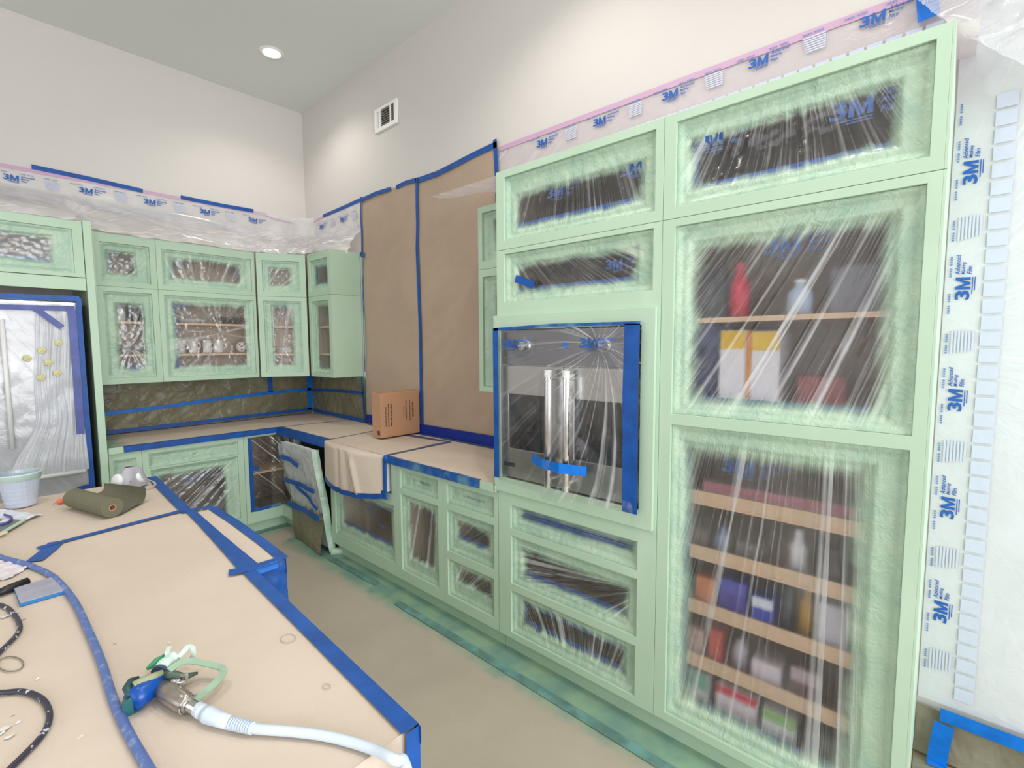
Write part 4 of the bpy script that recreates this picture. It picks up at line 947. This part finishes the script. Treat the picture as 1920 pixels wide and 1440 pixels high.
for i, (u, v, lab) in enumerate(((118, 944, 'orange rubber earplug left of the olive paper roll'), (153, 927, 'orange rubber earplug behind the olive paper roll'))):
    p = at(u, v, ZI); r = thing('orange_earplug', lab, 'earplug', p, 'orange earplugs by the paper roll')
    MB().lathe(p+Vector((-.02, 0, .011)), [(0, 0), (.009, .002), (.012, .012), (.011, .028), (.005, .040), (0, .042)], (1, .3, 0), 14).go('plug', M_ORANGE, r, smooth=True)
    MB().tube([p+Vector((-.022, 0, .011)), p+Vector((-.035, -.004, .006))], .0025, 6).go('stem', M_ORANGE, r)
rp = thing('respirator_mask', 'grey and white half-mask respirator lying behind the olive paper roll', 'respirator', at(240, 915, ZI))
c = Vector(rp.location); gm = simple('grey_silicone', lin(176, 174, 182), .45, var=.15, sc=20); wm = simple('white_filter', lin(230, 230, 232), .7)
def face(u, v):
    q = u*2*math.pi; r = .062*math.sqrt(max(0, 1-(v*.92)**2))*(1+.18*math.cos(q*3)+.12*nz(math.cos(q)*2, math.sin(q)*2, v*3)); return (c.x+.012+r*math.cos(q), c.y+r*.8*math.sin(q), c.z+.004+.105*v)
grid('face_piece', face, 32, 16, gm, rp)
for dx, dy, axx in ((-.052, -.012, (-.8, -.3, .25)), (.062, .000, (.8, -.25, .35))):
    f_ = MB().lathe(c+Vector((dx*.65, dy, .046)), [(.0, 0), (.034, .0), (.036, .006), (.034, .020), (.024, .023), (0, .024)], axx, 24).go('filter_disc', wm, rp, smooth=True)
MB().lathe(c+Vector((-.008, -.034, .044)), [(.018, 0), (.017, .012), (.008, .014), (0, .014)], (-.2, -1, .3), 16).go('valve', M_BLACK, rp)
MB().ribbon(spline([c+Vector((.06, .01, .04)), c+Vector((.105, -.03, .012)), c+Vector((.085, -.10, .005)), c+Vector((.02, -.09, .004))], 6), .010, (0, 0, 1)).go('strap', gm, rp)
MB().ribbon(spline([c+Vector((-.055, -.02, .012)), c+Vector((-.085, -.05, .006)), c+Vector((-.06, -.075, .004)), c+Vector((-.02, -.06, .004))], 6), .012, (0, 0, 1)).go('strap', wm, rp)

def quad_sheet(root, name, P, mat, amp=.004, th=0, nu=24, nv=24, fq=16, lift=.002):
    P = [Vector(p) for p in P]
    def f(u, v):
        a = P[0].lerp(P[1], u); b = P[3].lerp(P[2], u); r = a.lerp(b, v); q = amp*abs(nz(r.x*fq, r.y*fq, 1.))+amp*.7*abs(nz((r.x+r.y)*fq*2, r.y*fq, 4.)); return (r.x, r.y, r.z+lift+q)
    return grid(name, f, nu, nv, mat, root)
wb = thing('white_plastic_sheet', 'crumpled white plastic sheet with a blue edge at the left rim of the island', 'plastic sheet', at(20, 972, ZI))
quad_sheet(wb, 'sheet', [at(-60, 990, ZI), at(45, 980, ZI), at(80, 966, ZI), at(-20, 955, ZI)], simple('white_plastic', lin(226, 228, 238), .4, var=.05), .012)
MB().tube(spline([at(-30, 985, ZI+.012), at(0, 984, ZI+.014), at(17, 978, ZI+.016), at(21, 970, ZI+.016), at(8, 965, ZI+.014)], 6), .0045, 8).go('blue_strap', simple('navy_strap', lin(70, 74, 150), .5), wb, smooth=True)
tr = thing('paint_tray_liner', 'grey tray liner with a green sprayed edge beside the white plastic sheet', 'tray', at(10, 995, ZI))
P = [at(-70, 1010, ZI+.003), at(2, 1004, ZI+.003), at(47, 978, ZI+.003), at(-30, 972, ZI+.003)]
V = [tuple(p) for p in P]+[tuple(p+Vector((0, 0, .006))) for p in P]
mesh('tray_floor', V, [(3, 2, 1, 0), (4, 5, 6, 7), (0, 1, 5, 4), (1, 2, 6, 5), (2, 3, 7, 6), (3, 0, 4, 7)], simple('grey_liner', lin(118, 124, 122), .5), tr)
MB().tube([P[1]+Vector((0, 0, .008)), P[2]+Vector((0, 0, .008))], .006, 8).go('tray_lip', M_GREEN, tr)
o = MB().tube([at(-30, 1014, ZI+.012), at(12, 998, ZI+.012)], .006, 8).go('stir_stick', simple('stick_wood', lin(226, 206, 176), .7)); tag(o, 'pale wooden paint stirring stick at the left rim of the island', 'stick')
rg = thing('cloth_rag', 'crumpled off-white rag under the blue hose at the left rim of the island', 'rag', at(25, 1075, ZI))
quad_sheet(rg, 'cloth', [at(-60, 1105, ZI), at(22, 1086, ZI), at(62, 1060, ZI), at(-20, 1052, ZI)], simple('rag_cotton', lin(226, 218, 222), .9, var=.15, sc=20), .012, fq=22)
sp = thing('sanding_sponge', 'flat sanding sponge, dusty grey face with a bright blue side, lying on the island', 'sanding sponge', at(78, 1112, ZI))
P = [at(38, 1138, ZI+.001), at(127, 1112, ZI+.001), at(110, 1085, ZI+.001), at(27, 1110, ZI+.001)]
for nm, z0, z1, m in (('foam_block', 0, .009, simple('blue_foam', lin(40, 130, 200), .7)), ('abrasive_face', .0091, .0125, simple('dusty_abrasive', lin(176, 174, 190), .9, var=.35, sc=24))):
    V = [tuple(p+Vector((0, 0, z0))) for p in P]+[tuple(p+Vector((0, 0, z1))) for p in P]
    mesh(nm, V, [(3, 2, 1, 0), (4, 5, 6, 7), (0, 1, 5, 4), (1, 2, 6, 5), (2, 3, 7, 6), (3, 0, 4, 7)], m, sp, bevel=.001)

def hose_mat(name, base, fleck, lo=.55, hi=.62):
    k = N(name); p = k.pos(); return k.set(k.mix(k.ramp(k.noise(55, 4, p), lo, hi), base, fleck), .4, 0, .5)
def hose(name, label, pix, z, r, mat, cat='hose', zs=None):
    pts = [at(u, v, z+(zs[i] if zs else 0)) for i, (u, v) in enumerate(pix)]
    o = MB().tube(spline(pts, 8), r, 12).go(name, mat, smooth=True); return tag(o, label, cat)
hose('airless_hose', 'long blue paint-spattered sprayer hose curving across the island', [(-60, 1018), (0, 1044), (55, 1060), (100, 1082), (138, 1125), (165, 1180), (190, 1240), (212, 1310), (240, 1372), (282, 1446), (330, 1530)], ZI+.0085, .0085, hose_mat('blue_hose', lin(84, 108, 168), lin(140, 160, 196), .5, .75))
hose('black_cord', 'black paint-flecked cord loop at the left rim, below the grey sponge', [(-50, 1120), (0, 1134), (20, 1145), (36, 1168), (33, 1188), (0, 1222), (-40, 1262)], ZI+.0065, .0055, hose_mat('black_cord', lin(52, 52, 66), lin(200, 204, 214), .60, .64), 'cord')
hose('black_cord', 'black paint-flecked cord loop in the lower left corner of the island', [(-60, 1300), (0, 1299), (45, 1297), (80, 1312), (93, 1342), (78, 1380), (18, 1442), (-40, 1500)], ZI+.0065, .0055, bpy.data.materials['black_cord'], 'cord')
c = at(21, 1245, ZI); k = MB(); k.tube([at(20+24*math.cos(q), 1245+14*math.sin(q), ZI+.003) for q in [i*2*math.pi/28 for i in range(28)]]+[at(44, 1245, ZI+.003)], .0014, 6)
tag(k.go('metal_ring', simple('dull_wire', lin(140, 128, 112), .5, .3), smooth=True), 'thin oval wire ring lying on the island paper at the far left', 'ring')
o = MB().lathe(at(-6, 1113, ZI+.014), [(0, 0), (.010, .002), (.0125, .03), (.012, .075), (0, .08)], tuple((at(20, 1104, .93)-at(-20, 1120, .93)).normalized()), 16).go('knife_handle', M_BLACK, smooth=True)
tag(o, 'dark rounded tool handle poking in at the left rim of the island', 'tool')
fl = MB()
random.seed(8)
for i, (u, v, s) in enumerate(((10, 1156, .018), (33, 1148, .009), (44, 1160, .009), (317, 1285-80, .004), (20, 1380, .012), (8, 1368, .016), (24, 1340, .006), (35, 1354, .006), (3, 1375, .010), (216, 1205, .006), (70, 1273, .005))):
    p = at(u, v, ZI+.002); q0 = random.random()*3
    fl.add([(p.x+s*random.uniform(.5, 1)*math.cos(q0+a)*(1 if a < 3 else .7), p.y+s*random.uniform(.4, .8)*math.sin(q0+a), p.z+.002*(a > 3)) for a in (0, 1.2, 2.4, 3.6, 5)], [(0, 1, 2, 3, 4)])
o = fl.go('paint_flakes', M_WHITE); o['kind'] = 'stuff'; tag(o, 'loose dried white paint flakes scattered on the island paper', 'paint flakes')
for (u, v, rx, lab) in ((540, 1198, .016, 'faint ring stain on the island paper, far right of the spray gun'), (612, 1288, .007, 'small dark ring mark on the island paper near the taped edge')):
    p = at(u, v, ZI+.0012); k = MB(); k.tube([(p.x+rx*math.cos(q), p.y+rx*1.3*math.sin(q), ZI+.0030) for q in [i*2*math.pi/20 for i in range(21)]], .0007, 5)
    tag(k.go('ring_mark', simple('ring_mark', lin(176, 158, 140), .8)), lab, 'stain')

# ---------------------------------------------------------------- spray gun with its white whip hose
SG = thing('spray_gun', 'airless spray gun with blue handle and green sprayed tip guard lying on the island', 'spray gun', at(300, 1290, ZI))
G = lambda u, v, h: at(u, v, ZI+h)
mb = simple('gun_blue', lin(0, 78, 170), .3, var=.25, sc=30); mg = simple('sprayed_metal', lin(98, 116, 104), .4, .4, var=.4, sc=60); mw = simple('sprayed_white', lin(206, 226, 216), .5, var=.12, sc=50)
mgr = simple('sprayed_guard', lin(150, 176, 152), .45, var=.1, sc=30)
MB().tube([G(247, 1316, .026), G(262, 1304, .027), G(285, 1288, .028), G(300, 1272, .028)], [.021, .023, .020, .015], 14).go('gun_body', mb, SG, smooth=True)
MB().tube([G(252, 1322, .018), G(246, 1314, .018)], [.020, .016], 14).go('end_cap', simple('teal_cap', lin(40, 108, 110), .4, var=.3, sc=60), SG)
MB().tube([G(243, 1304, .040), G(238, 1290, .042), G(246, 1278, .042), G(260, 1273, .040)], [.006, .008, .008, .006], 8).go('hook', simple('teal_hook', lin(38, 78, 82), .45, var=.3, sc=50), SG, smooth=True)
MB().tube([G(251, 1286, .046), G(266, 1277, .048), G(285, 1270, .048), G(304, 1261, .046)], [.009, .008, .008, .006], 8).go('trigger_lock', simple('dusty_sage', lin(150, 156, 126), .5), SG, smooth=True)
MB().tube([G(298, 1262, .036), G(306, 1252, .038)], [.0165, .0165], 16).go('collar', simple('dark_slate', lin(62, 74, 98), .4), SG)
MB().tube([G(302, 1256, .040), G(310, 1246, .041), G(321, 1237, .041)], [.0150, .0155, .013], 16).go('tip_housing', mw, SG)
MB().tube([G(317, 1240, .041), G(326, 1235, .040), G(333, 1232, .040)], [.013, .016, .011], 16).go('tip_guard', mw, SG)
MB().ribbon(spline([G(334, 1234, .044), G(345, 1222, .050), G(354, 1213, .052), G(362, 1218, .048), G(362, 1228, .036), G(359, 1237, .026)], 5), .010, (0.2, -.3, 1), 0, .003).go('guard_wing', mw, SG)
MB().ribbon([G(313, 1233, .046), G(314, 1224, .050), G(317, 1214, .052)], .009, (0, -.3, 1), 0, .003).go('guard_wing', mw, SG)
MB().tube([G(276, 1254, .018), G(295, 1240, .020), G(309, 1229, .022)], [.004, .009, .004], 8).go('tip_lever', simple('bright_green_lever', lin(70, 170, 120), .4, var=.3, sc=40), SG, smooth=True)
MB().tube([G(304, 1266, .030), G(322, 1268, .030), G(345, 1270, .026), G(370, 1262, .020)], [.013, .012, .008, .003], 10).go('trigger', mg, SG, smooth=True)
MB().tube([G(312, 1278, .022), G(330, 1281, .022), G(350, 1277, .020)], [.010, .009, .006], 10).go('trigger', M_CHROME, SG, smooth=True)
MB().lathe(G(346, 1272, .034), [(.0, 0), (.007, 0), (.007, .008), (0, .009)], (0, 0, 1), 12).go('pivot_screw', M_CHROME, SG)
MB().tube([G(300, 1290, .022), G(318, 1300, .023), G(344, 1316, .022), G(356, 1322, .021)], [.015, .019, .019, .015], 16).go('filter_handle', simple('grimy_chrome', lin(168, 158, 146), .25, .6, var=.3, sc=50), SG, smooth=True)
MB().tube([G(300, 1292, .024), G(280, 1305, .016), G(266, 1320, .008)], [.010, .008, .005], 10).go('handle_spur', M_CHROME, SG, smooth=True)
MB().tube([G(354, 1321, .021), G(371, 1330, .019)], [.012, .011], 14).go('threaded_nipple', M_CHROME, SG)
MB().lathe(G(352, 1320, .021), [(.0175, 0), (.0195, .002), (.0175, .004)], tuple((G(371, 1330, .019)-G(352, 1320, .021)).normalized()), 24).go('lock_ring', M_CHROME, SG)
MB().ribbon(spline([G(317, 1258, .042), G(334, 1246, .044), G(352, 1240, .042), G(378, 1243, .038), G(404, 1249, .032), G(417, 1254, .030), G(419, 1262, .028), G(405, 1280, .026), G(385, 1298, .024), G(367, 1314, .026)], 5), .014, (.0, -.45, 1), 0, .0025).go('trigger_guard', mgr, SG)
wh = thing('whip_hose', 'white paint-coated whip hose leaving the spray gun towards the island edge', 'hose', G(400, 1345, 0))
ww = simple('coated_white_hose', lin(206, 218, 232), .45, var=.06, sc=30)
MB().tube([G(370, 1329, .018), G(378, 1334, .018), G(384, 1336, .018)], [.0125, .0135, .011], 14).go('swivel_nut', ww, wh)
MB().tube([G(385, 1337, .018), G(392, 1341, .017), G(412, 1349, .016), G(430, 1355, .015)], [.0145, .0155, .013, .0115], 14).go('swivel_sleeve', ww, wh, smooth=True)
k = MB(); 
for i in range(10):
    t = i/10; a, b_ = G(430+46*t, 1355+11*t, .0145-.001*t), G(433+46*t, 1355.7+11*t, .0145-.001*t); k.tube([a, b_], .0118-.0012*t, 12)
k.go('strain_relief_rib', ww, wh)
MB().tube(spline([G(428, 1354, .014), G(478, 1366, .0125), G(540, 1371, .011), G(600, 1378, .010), G(650, 1389, .010), G(700, 1405, .012), G(740, 1425, .018), Vector((-1.99, -4.47, .90)), Vector((-1.98, -4.50, .75)), Vector((-1.98, -4.50, .55))], 6), .0090, 12).go('hose_line', ww, wh, smooth=True)

# ---------------------------------------------------------------- things inside the wall cabinets
glass = N('clear_glass'); glass.set(lin(225, 228, 230), .08, 0, .6); glass.p.inputs['Alpha'].default_value = .45
M_GLASS = glass.m; M_CHINA = simple('white_china', lin(235, 233, 230), .3)
def tumbler(x, y, z, lab, h=.11, r=.034, mat=None, grp=None):
    t = thing('drinking_glass', lab, 'glass', (x, y, z), grp)
    MB().lathe((x, y, z+.001), [(0, .006), (r*.78, .006), (r*.8, 0), (r, h), (r*.94, h), (r*.74, .012), (0, .012)], n=20).go('glass_bowl', mat or M_GLASS, t, smooth=True)
def bottle(x, y, z, lab, h, r, mat, cap, cat='bottle', grp=None):
    t = thing('bottle', lab, cat, (x, y, z), grp)
    MB().lathe((x, y, z+.001), [(0, 0), (r, 0), (r, h*.62), (r*.5, h*.80), (r*.42, h*.9)], n=18).go('bottle_body', mat, t, smooth=True)
    MB().lathe((x, y, z+.001+h*.9), [(r*.48, 0), (r*.48, h*.1), (0, h*.1)], n=14).go('bottle_cap', cap, t)
def plate_stack(x, y, z, lab, n, r=.085):
    t = thing('plate_stack', lab, 'plates', (x, y, z))
    for i in range(n): MB().lathe((x, y, z+.001+i*.012), [(0, .002), (r*.55, 0), (r*.6, .003), (r, .013), (r*.98, .015), (r*.55, .006), (0, .006)], n=24).go('plate', M_CHINA, t, smooth=True)
g1 = 'glasses in the narrow wall cabinet'
bottle(-1.655, -.26, 1.845, 'small white bottle on the upper shelf of the narrow wall cabinet', .13, .028, M_CHINA, M_WHITE)
for i, (x, h) in enumerate(((-1.59, .14), (-1.53, .15))): tumbler(x, -.24, 1.845, ['smoky tall glass beside the white bottle in the narrow wall cabinet', 'smoky tall glass at the right end of the narrow wall cabinet shelf'][i], h, .028, simple('smoky_glass', lin(70, 74, 78), .15), g1)
for i, x in enumerate((-1.63, -1.55)): tumbler(x, -.25, 1.585, ['clear short glass on the lower shelf of the narrow wall cabinet, left one', 'clear short glass on the lower shelf of the narrow wall cabinet, right one'][i], .075, .033, None, g1)
for i, x in enumerate((-1.62, -1.54)): tumbler(x, -.25, 1.374, ['pale grey cup on the floor of the narrow wall cabinet, left one', 'pale grey cup on the floor of the narrow wall cabinet, right one'][i], .10, .035, simple('pale_cup', lin(196, 190, 194), .4), g1)
g2 = 'white mugs in the wide wall cabinet'
wl = ['first', 'second', 'third', 'fourth']
for i, x in enumerate((-1.26, -1.165, -1.055, -.965)):
    t = thing('white_mug', '%s white mug from the left on the middle shelf of the wide wall cabinet' % wl[i], 'mug', (x, -.24, 1.585), g2)
    MB().lathe((x, -.24, 1.586), [(0, .004), (.030, .002), (.034, .012), (.036, .115), (.033, .115), (.030, .012), (0, .010)], n=20).go('mug_body', M_CHINA, t, smooth=True)
    MB().tube([(x+.034, -.24, 1.60+.075), (x+.055, -.24, 1.665), (x+.055, -.24, 1.635), (x+.034, -.24, 1.615)], .005, 8).go('mug_handle', M_CHINA, t, smooth=True)
t = thing('ornament_ball', 'white speckled round ornament at the right of the wide wall cabinet shelf', 'ornament', (-.775, -.26, 1.585))
MB().lathe((-.775, -.26, 1.587), [(.052*math.sin(i*math.pi/14), .052-.052*math.cos(i*math.pi/14)) for i in range(15)], n=24).go('ball', M_CHINA, t, smooth=True)
k = MB(); random.seed(3)
for i in range(12):
    d = Vector((random.uniform(-1, 1), -1, random.uniform(-1, 1))).normalized(); p = Vector((-.775, -.26, 1.639))+d*.0525; k.lathe(p, [(.007, 0), (0, .001)], tuple(d), 8)
k.go('speckle', simple('brown_speckle', lin(110, 70, 70), .5), t)
o = thing('glass_tray', 'flat clear dish on the upper shelf of the wide wall cabinet', 'dish', (-1.2, -.23, 1.845))
MB().lathe((-1.16, -.23, 1.846), [(0, .003), (.10, .002), (.13, .03), (.127, .031), (.098, .006), (0, .006)], n=28).go('dish', M_GLASS, o, smooth=True)
o = thing('dark_serving_bowl', 'dark brown bowl on the upper shelf of the wide wall cabinet, right side', 'bowl', (-.86, -.23, 1.845))
MB().lathe((-.86, -.23, 1.846), [(0, .002), (.06, 0), (.12, .055), (.117, .057), (.058, .006), (0, .006)], n=28).go('bowl', simple('dark_bowl', lin(52, 36, 34), .3), o, smooth=True)
c = Vector(dg.p(.22, .12, 1.575)); plate_stack(c.x, c.y, c.z, 'stack of white plates on the middle shelf of the diagonal wall cabinet', 5)
c = Vector(dg.p(.20, .12, 1.374)); plate_stack(c.x, c.y, c.z, 'stack of white plates on the floor of the diagonal wall cabinet', 7)
tumbler(-.16, -.80, 1.83, 'smoky glass in the wall cabinet right of the corner', .13, .03)

# ---------------------------------------------------------------- pantry contents seen through the frosted film
def carton(lab, a0, a1, d0, d1, z0, z1, col, band=None, name='food_carton', cat='box', grp=None):
    t = thing(name, lab, cat, ft.p((a0+a1)/2, (d0+d1)/2, z0), grp); z0 += .001
    MB().fbox(ft, a0, a1, d0, d1, z0, z1).go('carton', simple('carton_ink', lin(*col), .6, var=.1), t, bevel=.002)
    if band: MB().fbox(ft, a0+.002, a1-.002, d0-.0012, d0-.0002, z1-band[1], z1-.002).go('printed_band', simple('band_ink', lin(*band[0]), .6), t)
def pbottle(lab, a, d, z, h, r, col, capc=(240, 240, 240), grp=None, cat='bottle'):
    p = ft.p(a, d, z); bottle(p[0], p[1], p[2], lab, h, r, simple('bottle_ink', lin(*col), .5), simple('cap_ink', lin(*capc), .5), cat, grp)
gp = 'groceries on the upper pantry shelf'; gq = 'cartons on the lower pantry shelf'
carton('dark grey box behind the frosted film, upper shelf at the left', 4.41, 4.50, .14, .26, 1.742, 1.93, (62, 58, 66), grp=gp)
pbottle('red bottle behind the frosted film, upper pantry shelf', 4.555, .14, 1.742, .20, .034, (216, 40, 70), (216, 40, 70), gp)
pbottle('pale blue and white bottle behind the frosted film, upper pantry shelf', 4.755, .12, 1.742, .12, .040, (190, 208, 232), grp=gp)
carton('large pale sack-like box behind the frosted film, upper shelf at the right', 4.84, 4.98, .16, .34, 1.742, 1.90, (150, 148, 160), grp=gp)
carton('navy blue carton behind the frosted film, at the left of the lower shelf', 4.395, 4.492, .12, .28, 1.415, 1.715, (40, 44, 96), ((60, 66, 120), .08), grp=gq)
carton('white carton with a yellow top beside the navy one', 4.500, 4.590, .10, .26, 1.415, 1.695, (240, 236, 244), ((240, 196, 40), .07), grp=gq)
carton('second white carton with a yellow top, right of the gap', 4.612, 4.705, .10, .26, 1.415, 1.690, (240, 236, 244), ((240, 196, 40), .07), grp=gq)
carton('orange carton side between the two yellow-topped cartons', 4.5915, 4.6105, .11, .26, 1.415, 1.69, (232, 150, 40), grp=gq)
carton('low dark red box on the lower shelf at the right', 4.76, 4.90, .12, .30, 1.415, 1.53, (150, 70, 70), grp=gq)
def tray_items(z, L, grp):
    for i, (kind, a, w_, h, col, cap, lab) in enumerate(L):
        if kind == 'b': pbottle(lab, a, .15, z-.044, h, w_/2, col, cap, grp)
        else: carton(lab, a-w_/2, a+w_/2, .10, .20, z-.044, z-.044+h, col, cap, grp=grp)
tray_items(.855, [('c', 4.43, .07, .10, (120, 104, 96), None, 'taupe packet in the second pantry tray, far left'), ('b', 4.52, .06, .12, (150, 160, 190), (90, 120, 190), 'pale blue jar in the second pantry tray'), ('c', 4.62, .08, .09, (120, 112, 110), None, 'grey packet in the second pantry tray'),
                  ('b', 4.78, .06, .17, (236, 232, 240), (250, 250, 250), 'white bottle in the second pantry tray'), ('c', 4.88, .07, .14, (84, 66, 66), None, 'dark brown box in the second pantry tray, right side')], 'goods in the second pantry tray')
tray_items(.632, [('c', 4.47, .08, .13, (224, 146, 104), None, 'orange packet in the third pantry tray'), ('c', 4.575, .10, .15, (74, 62, 160), ((88, 90, 190), .05), 'violet blue packet in the third pantry tray'), ('c', 4.68, .075, .12, (40, 66, 190), ((230, 230, 250), .04), 'bright blue box in the third pantry tray'),
                  ('b', 4.755, .045, .19, (70, 70, 84), (50, 50, 60), 'dark bottle in the third pantry tray'), ('b', 4.815, .05, .20, (206, 160, 70), (230, 190, 90), 'amber bottle in the third pantry tray'), ('c', 4.90, .09, .17, (226, 222, 236), None, 'white carton in the third pantry tray')], 'goods in the third pantry tray')
tray_items(.410, [('c', 4.43, .08, .13, (200, 172, 156), None, 'beige packet in the fourth pantry tray, far left'), ('c', 4.515, .05, .15, (206, 90, 80), None, 'red packet in the fourth pantry tray'), ('b', 4.60, .06, .15, (196, 188, 206), (90, 80, 80), 'pale jar with dark lid in the fourth pantry tray'),
                  ('c', 4.70, .10, .10, (226, 214, 226), None, 'pinkish white packet in the fourth pantry tray'), ('c', 4.83, .10, .13, (110, 70, 76), ((190, 170, 180), .05), 'maroon box in the fourth pantry tray')], 'goods in the fourth pantry tray')
tray_items(.195, [('c', 4.45, .085, .165, (238, 236, 232), ((120, 190, 160), .07), 'white carton with a green patch in the bottom pantry tray'), ('c', 4.60, .15, .155, (240, 226, 232), ((220, 50, 80), .035), 'white bag with a red top in the bottom pantry tray'),
                  ('c', 4.75, .11, .14, (236, 240, 238), ((150, 200, 120), .04), 'white and green bag in the bottom pantry tray'), ('c', 4.88, .09, .13, (120, 124, 118), None, 'grey box at the right of the bottom pantry tray')], 'goods in the bottom pantry tray')
tray_items(1.075, [('c', 4.70, .50, .075, (214, 176, 176), ((190, 120, 130), .03), 'long pink-striped carton filling the top pantry tray')], None)
